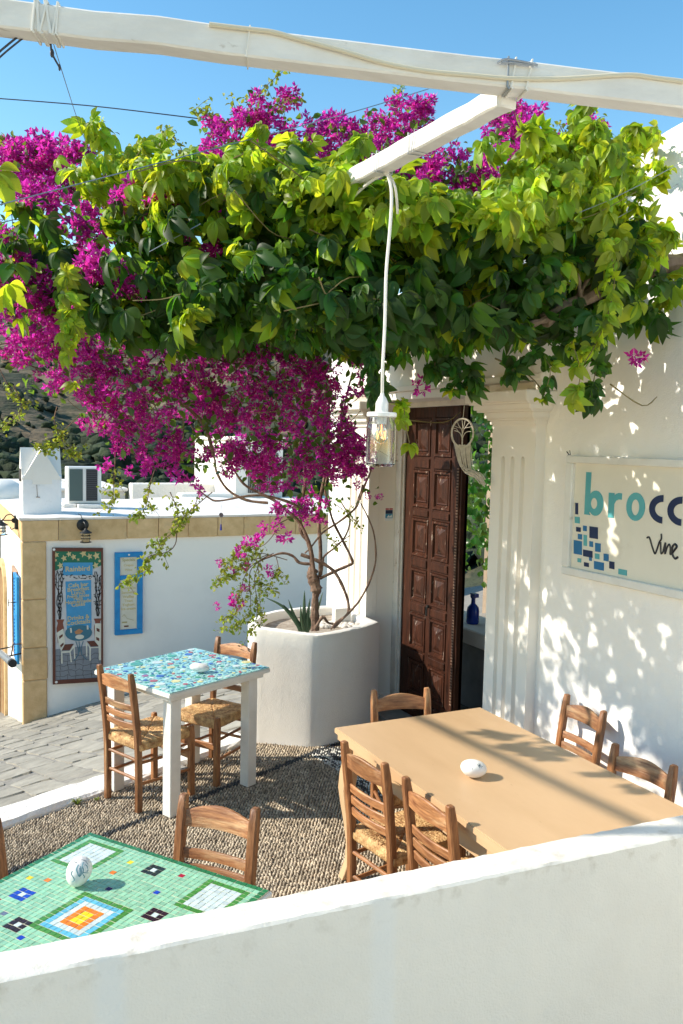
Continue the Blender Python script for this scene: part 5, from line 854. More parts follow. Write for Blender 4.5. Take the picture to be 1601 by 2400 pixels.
# ================================================================== PAINTED STONES
def stone(c, r, rot, label, drawings, seed=0):
    st = root('painted_stone', (c[0], c[1], .75), label, 'stone'); M = Matrix.Translation(c) @ Matrix.Rotation(rot[2],4,'Z') @ Matrix.Rotation(rot[0],4,'X') @ Matrix.Rotation(rot[1],4,'Y')
    b = bmesh.new(); bmesh.ops.create_icosphere(b, subdivisions=4, radius=1)
    def surf(v): k = 1+.10*v.z*(1 if seed else .6)+.03*sin(v.x*3+seed)*cos(v.y*2.5); return Vector((v.x*r[0]*k, v.y*r[1]*k, v.z*r[2]))
    vs = [surf(v.co) for v in b.verts]; fs = [tuple(v.index for v in f.verts) for f in b.faces]; b.free()
    m = MB(); m.add(vs, fs, M=M); zmin = min(v[2] for v in m.v); dz = .7515-zmin; m.v = [(a, b_, c_+dz) for a, b_, c_ in m.v]; m.build('stone_body', STONEW, st, smooth=True)
    Mi = M.to_3x3().inverted()
    # directions of drawing given in the world frame around the axis to the viewer
    cw_ = Vector(c); f = (camp-cw_).normalized(); rt_ = Vector((-f.y, f.x, 0)).normalized(); rt_ = -rt_ if rt_.dot(_R) < 0 else rt_; up_ = f.cross(rt_); up_ = -up_ if up_.z < 0 else up_
    for L, w in drawings:
        pts = []
        for a, b_ in L:
            d = (f*math.sqrt(max(.05, 1-a*a-b_*b_))+rt_*a+up_*b_); dl = Mi @ d; v = Vector((dl.x/r[0], dl.y/r[1], dl.z/r[2])).normalized(); p = M @ surf(v); p.z += dz; pts.append(p)
        m = MB(); m.tube(catmull(pts, 4), w, 4); m.build('ink_line', INK if w < .0012 else INKT, st)
INKT = mat('teal_ink', (.10,.26,.30), .5)
stone((.418,2.655,.795), (.039,.037,.046), (0,.5,.4), 'upright white stone painted with a teal octopus on the green tiled table', [([(-.05,.5),(-.2,.2),(-.1,-.1),(.0,-.35),(.1,-.1),(.05,.25)],.0016),([(-.5,.1),(-.6,-.1),(-.45,-.35),(-.35,-.6),(-.5,-.65)],.0014),([(.3,.6),(.25,.3),(.35,.1),(.3,-.2),(.45,-.45),(.38,-.55)],.0016),([(.45,.45),(.6,.3),(.7,.0),(.6,-.05)],.0014),([(.3,-.1),(.5,-.15),(.75,-.2)],.0012),([(.2,.75),(.45,.65),(.6,.45)],.0010),([(-.35,.7),(-.3,.75),(-.25,.7)],.0009),([(-.25,.6),(-.2,.68),(-.15,.6)],.0009),([(.1,.35),(.2,.0),(.15,-.3),(.0,-.4)],.0014)])
stone((2.071,2.900,.785), (.057,.050,.036), (0,.12,-.2), 'smooth white stone with small dark flower drawing on the tan table', [([(.35,.45),(.55,.35),(.7,.1)],.0010),([(.4,.2),(.55,.35),(.62,.55)],.0010),([(.38,.35),(.55,.35),(.78,.25)],.0010),([(.5,.1),(.55,.35),(.5,.6)],.0010),([(-.1,-.1),(-.08,.02),(-.12,.08)],.0007)], 1)
e3 = stone((EGG3[0], EGG3[1], .775), (.060,.042,.026), (0,.1,-.35), 'flat white stone lying on the turquoise mosaic table', [([(-.1,.05),(-.05,.1),(-.1,.15)],.0007)], 2)
# ================================================================== BEAMS, CABLES, LAMP
def beam(a, b, w, h, name, label, n=22, wob=.0015):
    a, b = Vector(a), Vector(b); d = (b-a).normalized(); s = Vector((-d.y, d.x, 0)).normalized(); u = s.cross(d); u = -u if u.z < 0 else u; m = MB(); vs = []
    for i in range(n+1):
        p = a.lerp(b, i/n) + u*random.gauss(0, wob) + s*random.gauss(0, wob)
        for x, y in ((-1,-1),(1,-1),(1,1),(-1,1)): vs.append(p+s*x*w/2+u*y*h/2)
    m.add(vs, [(i*4+j, i*4+(j+1) % 4, (i+1)*4+(j+1) % 4, (i+1)*4+j) for i in range(n) for j in range(4)]+[(3,2,1,0), (n*4, n*4+1, n*4+2, n*4+3)])
    r = root(name, tuple((a+b)/2), label, 'beam'); m.build('timber', BEAMW, r, bevel=.005, smooth=True); return r
bA = beam(BEAM_A[0], BEAM_A[1], .070, .074, 'long_beam', 'long white painted pergola beam spanning the top of the picture')
bB = beam(BEAM_B[0], BEAM_B[1], .060, .060, 'short_beam', 'short white painted beam running from the long beam into the vines')
bC = beam((-2.30, 3.2, 4.4), (-2.66, 7.2, 4.4), .042, .04, 'side_beam', 'white pergola beam left of the picture'); 
RUBB = mat('white_rubber_cable', (.72,.70,.64), .45); YEL = mat('ivory_conduit', (.62,.56,.42), .45); WIRE = mat('galvanised_wire', (.33,.35,.37), .4, Metallic=.6); BLKC = mat('black_cable', (.03,.035,.05), .5)
pa, pb_ = Vector(BEAM_A[0]), Vector(BEAM_A[1]); bd = (pb_-pa).normalized(); bs = Vector((-bd.y, bd.x, 0)).normalized(); bu = bs.cross(bd); bu = -bu if bu.z < 0 else bu
if bs.dot(_F) > 0: bs = -bs
def onbeam(P, off=.040): p = Vector(P); t = (p-pa).dot(bd); q = pa+bd*t; return q + bs*off + bu*(max(-.03, min(.030, (p-q).dot(bu))))
m = MB(); m.tube(catmull([onbeam(p) for p in PIPE], 4), .0062, 8); m.build('conduit', YEL, bA, smooth=True)
def lash(t, lean, rad=.0028, turns=1, mt=RUBB):
    m = MB(); c = pa+bd*t; loop = []
    for k in range(turns):
        o = bd*(k*.010)
        for x, y in ((1,-1),(1,1),(-1,1),(-1,-1)): loop.append(c+o+bs*x*.0385+bu*y*.040+bd*lean*y*.012+bd*random.uniform(-.002,.002))
    loop.append(loop[0]+bd*.004); m.tube(loop, rad, 6); m.build('rope_lashing', mt, bA, smooth=True)
for L, le in zip(LASH[:5], (.2,-.3,.6,-.6,.4)): lash((Vector(L)-pa).dot(bd), le, .0034)
for q in (.0, .03, .055): lash((Vector(LASH[0])-pa).dot(bd)+q*.9+.01, random.uniform(-1,1), .003)
lash((Vector(LASH[5])-pa).dot(bd), .1, .0022); 
for L, le in zip(LASH[6:], (-.3,.2,.5)): lash((Vector(L)-pa).dot(bd), le, .003, mt=WIRE if le < 0 else RUBB)
m = MB(); c = Vector(LASH[7]); m.tube(catmull([c+bu*.044-bd*.05, c+bu*.056-bd*.03, c+bu*.055+bd*.02, c+bu*.05+bd*.06], 4), .003, 6); m.tube(catmull([c+bu*.046-bd*.04, c+bu*.05, c+bu*.048+bd*.05], 4), .0025, 6); m.build('tie_wire', WIRE, bA)
# lashings of the short beam
sa, sb = Vector(BEAM_B[0]), Vector(BEAM_B[1]); sd = (sb-sa).normalized(); ss = Vector((-sd.y, sd.x, 0)).normalized(); su = ss.cross(sd); su = -su if su.z < 0 else su
for t in (.36, .385, .55, .57):
    m = MB(); c = sa.lerp(sb, t); m.tube([c+ss*x*.036+su*y*.033+sd*random.uniform(-.012,.012) for x, y in ((1,-1),(1,1),(-1,1),(-1,-1),(1,-1))], .0016, 5); m.build('tie_wire', WIRE, bB)
for q, W_ in enumerate(WIRES):
    m = MB(); m.tube(catmull(W_, 5), [.0022,.0035,.0014,.0018,.0018,.0015][q] if q != 1 else .004, 5)
    w_ = m.build('wire', [WIRE,BLKC,WIRE,WIRE,WIRE,WIRE][q], label=['twisted grey wire rising from the left edge over the bougainvillea','thin dark cable sagging across the sky at left','thin wire hanging from the rope lashing down to the flowers','pale wire from the right edge into the vines','short pale wire among the creeper leaves','fine wire crossing the lime green leaves at right'][q], cat='wire')
m = MB(); m.tube(catmull(TWIST, 4), .003, 6); m.ellipsoid(TWIST[1], (.006,.006,.012), 8, 6); m.ellipsoid(TWIST[2], (.004,.004,.01), 8, 6); m.build('twisted_wire_end', BLKC, label='dark twisted wire end hanging below the rope lashing', cat='wire')
m = MB(); m.tube(catmull(TWIST2, 4), .0028, 6); m.tube(catmull([Vector(p)+Vector((.006,0,-.008)) for p in TWIST2], 4), .0024, 6); m.build('guy_wire', BLKC, label='dark doubled wire under the long beam at the left edge', cat='wire')
# jar lamp
jc = Vector((1.47, 2.69, 0)); JZ0, JZ1 = 2.066, 2.250
lamp = root('jar_lamp', (jc.x, jc.y, JZ0), 'glass jar pendant lamp with lit filament bulb hanging on a white cord', 'lamp')
R0 = .0535
prof = [(0,.004),(.030,.0),(.044,.001),(.0515,.008),(R0,.022),(R0,.135),(.0515,.150),(.046,.160),(.045,.180)]
inn = [(r_-.003, max(z_, .010)+(.001 if q else 0)) for q, (r_, z_) in enumerate(prof[1:])][::-1]+[(0,.011)]
m = MB(); m.lathe(prof+inn, (jc.x, jc.y, JZ0), 32); m.build('glass_jar', GLASS, lamp, smooth=True)
WPL = mat('white_plastic', (.76,.75,.72), .35)
m = MB(); m.lathe([(0,.176),(.050,.176),(.0535,.178),(.0535,.190),(.050,.193),(0,.193)], (jc.x,jc.y,JZ0), 32); m.build('lid', WPL, lamp, smooth=True)
m = MB(); m.lathe([(.023,.193),(.023,.225),(.020,.232),(.014,.245),(.008,.252),(.006,.262),(0,.262)], (jc.x,jc.y,JZ0), 20); m.lathe([(0,.150),(.018,.150),(.019,.176),(0,.177)], (jc.x,jc.y,JZ0), 20); m.build('socket', WPL, lamp, smooth=True)
m = MB(); m.lathe([(.012,.150),(.013,.140),(.020,.128),(.025,.112),(.024,.098),(.016,.086),(0,.081)], (jc.x,jc.y,JZ0), 20); bulb = m.build('bulb', GLASS, lamp, smooth=True)
FIL = bpy.data.materials.new('filament'); FIL.use_nodes = True; fb = FIL.node_tree.nodes['Principled BSDF']; fb.inputs['Emission Color'].default_value = (1,.42,.12,1); fb.inputs['Emission Strength'].default_value = 2.2; fb.inputs['Base Color'].default_value = (.6,.25,.08,1)
m = MB(); L = []
for q in range(11): a = q/10*2*pi; L.append((jc.x+.011*cos(a), jc.y+.011*sin(a), JZ0+(.100 if q % 2 else .124)))
m.tube(L, .0011, 5); m.tube([(jc.x, jc.y, JZ0+.148), (jc.x, jc.y, JZ0+.12)], .002, 5); m.build('filament', FIL, bulb)
m = MB(); m.tube(catmull(CORD[:-1]+[[jc.x, jc.y, JZ0+.26]], 5), .0058, 8); m.build('cord', RUBB, lamp, smooth=True)
m = MB(); m.tube(catmull(CORD2, 5), .0055, 8); m.tube(catmull(CORD3, 5), .0045, 8); c = Vector(CORD[0]); m.ellipsoid(tuple(c), (.010,.010,.016), 8, 6); m.build('cord_knot', RUBB, lamp, smooth=True)
# dreamcatcher
DCW = noise_mat('cream_macrame', (.50,.45,.38), (.68,.63,.55), scale=40, rough=.9, bump=.4)
dc = root('dreamcatcher', (3.0, 4.44, 2.1), 'cream macrame tree-of-life dreamcatcher blowing in the doorway', 'dreamcatcher')
f_ = Vector((-.75, -.66, 0)); s_ = Vector((.66, -.75, 0)); dcc = Vector((3.0, 4.444, 2.225)); rr = .088
P_ = lambda a, b: dcc + s_*a*.78*rr + Vector((0,0,1))*b*rr
m = MB(); m.tube([P_(cos(t), sin(t)) for t in np.linspace(0, 2*pi, 25)], .0062, 8, cap=False); m.build('ring', DCW, dc, smooth=True)
m = MB()
for L, w in [([(0,-1),(0,-.5),(-.03,-.15),(.02,.1)],.007),([(0,-.4),(-.2,-.05),(-.45,.1),(-.75,.15)],.0042),([(0,-.4),(.2,-.05),(.45,.1),(.78,.1)],.0042),([(0,-.1),(-.1,.25),(-.35,.5),(-.5,.75)],.0038),([(0,-.1),(.12,.25),(.35,.5),(.55,.7)],.0038),([(0,0),(0,.4),(-.08,.9)],.0036),([(0,.2),(.15,.6),(.2,.9)],.0032),([(-.25,.35),(-.5,.4),(-.75,.5)],.003),([(.25,.35),(.55,.4),(.8,.45)],.003),([(-.4,.1),(-.6,.3),(-.85,.3)],.003),([(0,-.9),(-.3,-.85)],.008),([(0,-.9),(.3,-.85)],.008)]: m.tube(catmull([P_(a, b) for a, b in L], 3), w*.62, 5)
m.build('tree_weave', DCW, dc)
m = MB(); m.tube([P_(0,1), (3.02, 4.455, 2.455)], .0022, 5); m.build('hanging_cord', DCW, dc)
m = MB()
for q in range(22):
    t = -1+2*q/21; st_ = P_(t*.75, -math.sqrt(max(0, 1-(t*.75)**2))); e_ = Vector((3.03, 4.24+random.uniform(-.02,.02)+ (1-t)*.012, 1.915+random.uniform(-.02,.03)+(1-t)*.012)); mid = st_.lerp(e_, .4)+Vector((0, .03, -.05))*(1+.5*random.random()); m.tube(catmull([st_, mid, st_.lerp(e_, .75)+Vector((0,.01,-.012)), e_], 4), random.uniform(.0016,.0034), 4)
m.build('tassels', DCW, dc)
# evil eye charm
ec = root('evil_eye_charm', (1.87, 5.715, 1.5), 'tiny silver charm with blue tassel hanging from a bougainvillea twig', 'charm')
m = MB(); m.lathe([(.012,-.002),(.016,-.002),(.016,.002),(.012,.002)], (0,0,0), 14, M=Matrix.Translation((1.868,5.72,1.625))@rotm(radians(70),'X')); m.tube([(1.868,5.72,1.70),(1.868,5.72,1.64)], .0012, 4); m.tube([(1.868,5.72,1.61),(1.868,5.72,1.56)], .0025, 5); m.build('silver_ring', WIRE, ec)
m = MB(); m.lathe([(.002,.0),(.005,-.006),(.008,-.045),(0,-.046)], (1.868,5.72,1.562), 8); m.build('tassel', mat('blue_tassel', (.02,.03,.30), .7), ec)
# ================================================================== PLANTS
LEAFM = leaf_mat('creeper_leaf', (.026,.070,.013), (.15,.34,.015), trans=.42, rough=.48, var=.5, hvar=.028, spec=.3)
LIMEM = leaf_mat('young_and_sunlit_leaf', (.19,.29,.02), (.68,.80,.03), trans=.5, rough=.45, var=.4, hvar=.03)  # colour of young leaves, also painting the sun-lit look of the upper band
YELM = leaf_mat('small_yellow_green_leaf', (.17,.21,.03), (.48,.55,.05), trans=.5, rough=.5, var=.3, hvar=.03)
BLEAF = leaf_mat('bougainvillea_leaf', (.05,.11,.02), (.22,.40,.03), trans=.42, rough=.45, var=.4, hvar=.02)
BRACT = leaf_mat('magenta_bract', (.40,.022,.27), (.80,.05,.50), trans=.52, rough=.65, var=.42, hvar=.028, spec=.15)
CREAMF = mat('cream_floret', (.75,.68,.48), .6)
BARK = noise_mat('grey_brown_bark', (.11,.075,.05), (.30,.22,.16), scale=12, rough=.9, bump=.9, bscale=22, bdist=.02, stretch=(1,1,.35), detail=9)
BARKD = noise_mat('vine_bark', (.09,.05,.035), (.27,.18,.13), scale=16, rough=.9, bump=.9, bscale=30, bdist=.02, detail=9)
STEMM = noise_mat('green_brown_twig', (.12,.10,.04), (.26,.20,.09), scale=12, rough=.8)
def leaflet(Ln, W, droop, fold, n=6, base=0.0):
    vs = []; 
    for i in range(n):
        t = i/(n-1); w = W*max(.0, (sin(pi*min(1, t**1.12)))**.85) if 0 < i < n-1 else .0005; x = base+Ln*t*(1-.12*droop*t*t); zc = -Ln*droop*t*t; w = w/2
        vs += [(x, -w, zc+fold*w), (x, 0, zc), (x, w, zc+fold*w)]
    fs = [(i*3+j, (i+1)*3+j, (i+1)*3+j+1, i*3+j+1) for i in range(n-1) for j in range(2)]
    return np.array(vs), np.array(fs)
def palmate(scale=1., droop=.45, n=8, seed=0):
    V, Fq, off = [], [], 0; r_ = np.random.default_rng(seed)
    for a, l in zip((-76, -39, 0, 39, 76), (.60, .86, 1.0, .86, .60)):
        v, f = leaflet(.105*l*scale*r_.uniform(.9, 1.1), .060*l**.6*scale, droop*r_.uniform(.5, 1.4), r_.uniform(.3, .85), n, .006)
        a = radians(a + r_.uniform(-8, 8)); c, s = cos(a), sin(a); v = v @ np.array([[c, s, 0], [-s, c, 0], [0, 0, 1]]); tl = r_.uniform(-.3, .1); v[:, 2] += tl*np.hypot(v[:, 0], v[:, 1])
        V.append(v); Fq.append(f+off); off += len(v)
    return np.concatenate(V), np.concatenate(Fq)
PALM = [palmate(droop=d, seed=s) for s, d in enumerate((.25, .5, .8, 1.1))]
def sample(E, n):
    E = np.array(E); out = np.zeros((n, 3)); nor = np.zeros((n, 3)); w = E[:, 3]*E[:, 4]; k = rng.choice(len(E), n, p=w/w.sum())
    d = rng.normal(0, 1, (n, 3)); d /= np.linalg.norm(d, axis=1)[:, None]; r = rng.uniform(.35, 1.04, n)**.5*np.where(rng.random(n) < .08, rng.uniform(1.05, 1.35, n), 1)
    Rv, Uv, Fv = np.array(_R), np.array(_U), np.array(_F); Rh = np.array([Rv[0], Rv[1], 0]); Fh = np.array([Fv[0], Fv[1], 0])
    out = E[k, :3] + (d[:, :1]*r[:, None]*E[k, 3:4])*Rh + (d[:, 1:2]*r[:, None]*E[k, 5:6])*Fh + (d[:, 2:]*r[:, None]*E[k, 4:5])*np.array([0, 0, 1.])
    nor = d[:, :1]*Rh + d[:, 1:2]*Fh + d[:, 2:]*np.array([0, 0, 1.]); return out, nor
def clear(P, extra=0):       # keep leaves out of walls
    return (P[:, 0] < 3.13-extra) | ((P[:, 2] > 3.75))
def leaf_mats(P, Nn, smin, smax):
    n = len(P); face = -np.array(_F)*.35 + Nn*.45 + np.array([-.25, .1, .5]) + rng.normal(0, .55, (n, 3)); face /= np.linalg.norm(face, axis=1)[:, None]
    X = np.array([0, 0, -.9]) + rng.normal(0, .75, (n, 3)) + Nn*.35; X -= face*(np.sum(X*face, 1)[:, None]); return frames(P, X, face, rng.uniform(smin, smax, n))
camv = np.array([0, 0, CAM['H']]); Fv = np.array(_F)
# ---- the creeper
creeper = root('creeper_vine', (3.1, 2.9, 0), 'leafy five-fingered creeper hanging over the pergola wires in a green band', 'vine')
def scr(P): q = P-camv; d = q@Fv; return q@np.array(_R)/d*2004+800.5, 1200-q@np.array(_U)/d*2004, d
P1, N1 = sample(CREEPER, 2350); ok = clear(P1); P1, N1 = P1[ok], N1[ok]; gk = (np.sin(P1[:, 0]*10.3+P1[:, 2]*12.7)+np.sin(P1[:, 1]*9.1-P1[:, 2]*14.3)) > -1.15; P1, N1 = P1[gk], N1[gk]
P2, N2 = sample(LIME, 1350); ok = clear(P2); P2, N2 = P2[ok], N2[ok]
M1 = leaf_mats(P1, N1, .45, 1.05); M2 = leaf_mats(P2, N2, .32, .82)
H1, HL = [], []
for q, L in enumerate(HANG):
    c = catmull(L, 6); 
    for i, p in enumerate(c):
        for _ in range(random.choice((0, 1, 2)) if len(c) > 12 else 2):
            (HL if q in (0, 1, 9, 10, 11, 14) else H1).append([p.x+random.uniform(-.02,.02), p.y+random.uniform(-.02,.02), p.z+random.uniform(-.01,.01)])
SHOOT = []
hi = np.argsort(-P2[:, 2]+rng.normal(0, .08, len(P2))+(P2[:, 0] > 2.55)*9+(P2[:, 0] < .75)*9)[:300]
for q in rng.choice(hi, 20, replace=False):
    p = Vector(P2[q].tolist()); a = random.uniform(-1.2, 1.2); Lh = random.uniform(.07, .18); pts = [p, p+Vector((sin(a)*.04, -.02, Lh*.5)), p+Vector((sin(a)*.12, -.04, Lh*.9)), p+Vector((sin(a)*.18, -.05, Lh*.95))]; SHOOT.append(pts)
    for c in catmull(pts, 4)[2:]:
        for _ in range(random.choice((1, 1, 2))): HL.append([c.x+random.gauss(0,.012), c.y+random.gauss(0,.012), c.z+random.gauss(0,.012)])
nsh = len(HL)
H1, HL = np.array(H1), np.array(HL); MH1 = leaf_mats(H1, np.tile([-.4,-.8,0], (len(H1),1)), .35, .68); MHL = leaf_mats(HL, np.tile([-.4,-.8,0], (len(HL),1)), .28, .75)
P3 = np.c_[rng.uniform(.45, 3.05, 2100), rng.uniform(3.25, 5.6, 2100), rng.normal(2.88, .10, 2100)]; P3 = P3[(P3[:, 1] > 3.85) | (P3[:, 0] > 1.5)]; P3 = P3[(P3[:, 0] > 1.5) | (rng.random(len(P3)) < np.where(P3[:, 0] < .95, .10, .38))]
s3 = np.sin(P3[:, 0]*7.3+P3[:, 1]*3.1)+np.sin(P3[:, 1]*9.7-P3[:, 0]*4.3)+.8*np.sin(P3[:, 0]*17+2*P3[:, 1]); P3 = P3[(s3 > -1.2) & (P3[:, 2] > 2.70)]
P4 = np.c_[rng.uniform(-.18, .40, 60), rng.uniform(3.5, 4.5, 60), rng.normal(2.85, .12, 60)]; s4 = np.sin(P4[:, 0]*11+P4[:, 1]*5)+np.sin(P4[:, 1]*13-P4[:, 0]*7); P4 = P4[s4 > -.1]; P5 = np.c_[rng.uniform(.45, 1.45, 130), rng.uniform(3.7, 4.5, 130), rng.normal(2.88, .10, 130)]; P5 = P5[np.sin(P5[:, 0]*13+P5[:, 1]*4)+np.sin(P5[:, 1]*15-P5[:, 0]*6) > -.3]; P3 = np.concatenate([P3, P4, P5])
M3 = leaf_mats(P3, np.tile([0, 0, .8], (len(P3), 1)), .8, 1.2)
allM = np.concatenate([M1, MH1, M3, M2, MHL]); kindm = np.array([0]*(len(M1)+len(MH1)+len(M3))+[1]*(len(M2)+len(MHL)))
# higher leaves turn lime more often: young growth plus painted-in sunlight through the band
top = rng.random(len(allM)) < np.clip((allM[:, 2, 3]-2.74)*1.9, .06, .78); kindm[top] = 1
var = rng.integers(0, 4, len(allM)); sx, sy, dep_ = scr(allM[:, :3, 3]); siz = np.linalg.norm(allM[:, :3, 0], axis=1)/dep_
inv = (sx < -20) | (sx > 1640) | (sy < 0) | (sy > 2400); vis_rank = siz*np.where(inv, .01, 1) - dep_*.08
pick = np.argsort(-vis_rank)[:298]; ispick = np.zeros(len(allM), bool); ispick[pick] = True
meL = {}
for k in pick:
    key = (int(kindm[k]), int(var[k]))
    if key not in meL:
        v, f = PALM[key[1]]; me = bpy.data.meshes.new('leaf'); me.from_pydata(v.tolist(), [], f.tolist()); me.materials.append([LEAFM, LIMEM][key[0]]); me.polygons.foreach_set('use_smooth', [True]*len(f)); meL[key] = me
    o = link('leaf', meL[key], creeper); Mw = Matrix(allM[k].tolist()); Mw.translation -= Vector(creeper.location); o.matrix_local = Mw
Vs, Fs, Ms, off = [], [], [], 0
for kk in (0, 1):
    for vv in range(4):
        idx = np.where((~ispick) & (kindm == kk) & (var == vv))[0]
        if len(idx) == 0: continue
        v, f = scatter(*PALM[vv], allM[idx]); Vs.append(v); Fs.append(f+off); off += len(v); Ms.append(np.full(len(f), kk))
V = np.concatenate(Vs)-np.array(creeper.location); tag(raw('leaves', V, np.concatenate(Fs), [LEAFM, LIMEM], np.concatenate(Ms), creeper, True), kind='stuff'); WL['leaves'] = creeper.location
m = MB(); m.tube(catmull(TRUNK2, 4), [.052+.006*sin(i*1.7) - i*.0012 for i in range(len(catmull(TRUNK2, 4)))], 9); m.build('trunk', BARK, creeper, smooth=True)
for q, L in enumerate(BR2):
    c = catmull(L, 4); m = MB(); r0 = [.016,.011,.010,.009,.004,.004,.0035][q]; m.tube(c, [r0*(1-.5*i/len(c))*(1+.25*sin(i*2.3)) for i in range(len(c))], 7); m.build('branch', BARK if q < 4 else STEMM, creeper, smooth=True)
# fine stems and tendrils inside the green mass
m = MB()
for q in range(90):
    p = Vector(P1[rng.integers(len(P1))].tolist()); d = Vector((random.uniform(-.4,.4), random.uniform(-.15,.15), random.uniform(-.12,.12))); m.tube(catmull([p, p+d*.4+Vector((0,0,random.uniform(-.04,.04))), p+d], 3), random.uniform(.0012,.0035), 4, cap=False)
for q, L in enumerate(HANG+SHOOT): m.tube(catmull(L, 4), .0020, 4)
m.build('stems', STEMM, creeper, kind='stuff')
m = MB()
for q in range(60):
    p = Vector(P2[rng.integers(len(P2))].tolist()); a = random.uniform(0, 6); pts = [p+Vector((cos(a)*.02*i*.6+.008*sin(i*1.5), sin(a)*.02*i*.3, .014*i*random.choice((-1,1,.3))+.008*cos(i*1.5))) for i in range(6)]; m.tube(catmull(pts, 3), .0009, 3, cap=False)
m.build('tendrils', YELM, creeper, kind='stuff')
# ---- bougainvillea
boug = root('bougainvillea', (2.62, 5.75, .735), 'magenta bougainvillea climbing from the white planter over the pergola', 'bougainvillea')
for q, (r0, L) in enumerate(STEMS):
    c = catmull(L, 4); n = len(c); m = MB(); tap = .25 if q < 2 else .55
    m.tube(c, [r0*(1-tap*i/n)*(1+.10*sin(i*1.9+q)+.07*sin(i*5.3)) for i in range(n)], 8); m.build('trunk' if q < 2 else 'branch', BARKD, boug, smooth=True)
m = MB()
for p, r_ in [((STEMS[1][1][0]), .036), ((STEMS[1][1][1]), .044), ((STEMS[1][1][2]), .036)]: m.ellipsoid(tuple(p), (r_, r_*.9, r_*1.1), 10, 7)
m.build('burl', BARKD, boug, smooth=True)
bf = [[(0,0,0),(.35,-.36,.10),(1,0,.22),(.35,.36,.10),(.55,0,.02)]]
bv = np.array(bf[0]); bfc = np.array([(0,1,4),(0,4,3),(1,2,4),(4,2,3)])
def flower_tpl(s=.022):
    V, Fq, off = [], [], 0
    for a in (0, 2.09, 4.19):
        c, s_ = cos(a), sin(a); v = bv.copy(); v[:, 2] += v[:, 0]*.55; v = v @ np.array([[c, s_, 0], [-s_, c, 0], [0, 0, 1]]); V.append(v*s); Fq.append(bfc+off); off += 5
    return np.concatenate(V), np.concatenate(Fq)
FV, FF = flower_tpl()
cv = np.array([(-.0032,0,.012),(0,-.0032,.012),(.0032,0,.012),(0,.0032,.012),(0,0,.016)]); cf = np.array([(0,1,4),(1,2,4),(2,3,4),(3,0,4)])
def cluster(n, r, seed):
    r_ = np.random.default_rng(seed); d = r_.normal(0, 1, (n, 3)); d /= np.linalg.norm(d, axis=1)[:, None]; P = d*r*r_.uniform(.5, 1, n)[:, None]
    X = r_.normal(0, 1, (n, 3)); S = r_.uniform(.8, 1.25, n); M_ = frames(P, X, d + r_.normal(0, .35, (n, 3)), S); v, f = scatter(FV, FF, M_); g = r_.random(n) < .6; v2, f2 = scatter(cv, cf, M_[g]); return np.concatenate([v, v2]), np.concatenate([f, f2+len(v)]), np.r_[np.zeros(len(f)), np.ones(len(f2))]
CL = [cluster(15, .042, s) for s in range(4)]
Pt, Nt = sample(BOUG_TOP, 1050); Pl, Nl = sample(BOUG_LOW, 1500)
ok = clear(Pt, .03); Pt, Nt = Pt[ok], Nt[ok]; ok = clear(Pl, .03); Pl, Nl = Pl[ok], Nl[ok]
# spare some gaps
def gaps(P, f=.22): s = np.sin(P[:, 0]*9.1+P[:, 2]*7.7)+np.sin(P[:, 1]*8.3-P[:, 2]*11.1+1.); return s > np.quantile(s, f)
Pt = Pt[gaps(Pt, .12)]; Pl = Pl[gaps(Pl, .38)]
Pb = np.array([b[:3] for b in BLOOM]); Sb = np.array([b[3]/.05 for b in BLOOM])
CP = np.concatenate([Pb, Pt, Pl]); CS = np.concatenate([Sb, rng.uniform(.7, 1.15, len(Pt)), rng.uniform(.55, 1.1, len(Pl))])
CM = frames(CP, rng.normal(0, 1, (len(CP), 3)), rng.normal(0, 1, (len(CP), 3)), CS); cvar = rng.integers(0, 4, len(CP)); _, _, cd_ = scr(CP)
rank = CS/cd_; rank[:len(Pb)] = 9; cp = np.argsort(-rank)[:298]; isp = np.zeros(len(CP), bool); isp[cp] = True; meC = []
for v, f, mi_ in CL:
    me = bpy.data.meshes.new('flower_cluster'); me.from_pydata(v.tolist(), [], f.tolist()); me.materials.append(BRACT); me.materials.append(CREAMF); me.polygons.foreach_set('material_index', mi_.astype(int).tolist()); meC.append(me)
for k in cp: o = link('flower_cluster', meC[cvar[k]], boug); Mw = Matrix(CM[k].tolist()); Mw.translation -= Vector(boug.location); o.matrix_local = Mw
Vs, Fs, Ms, off = [], [], [], 0
for q in range(4):
    idx = np.where((~isp) & (cvar == q))[0]; v, f = scatter(CL[q][0], CL[q][1], CM[idx]); Vs.append(v); Fs.append(f+off); off += len(v); Ms.append(np.tile(CL[q][2], len(idx)))
tag(raw('flowers', np.concatenate(Vs)-np.array(boug.location), np.concatenate(Fs), [BRACT, CREAMF], np.concatenate(Ms), boug), kind='stuff')
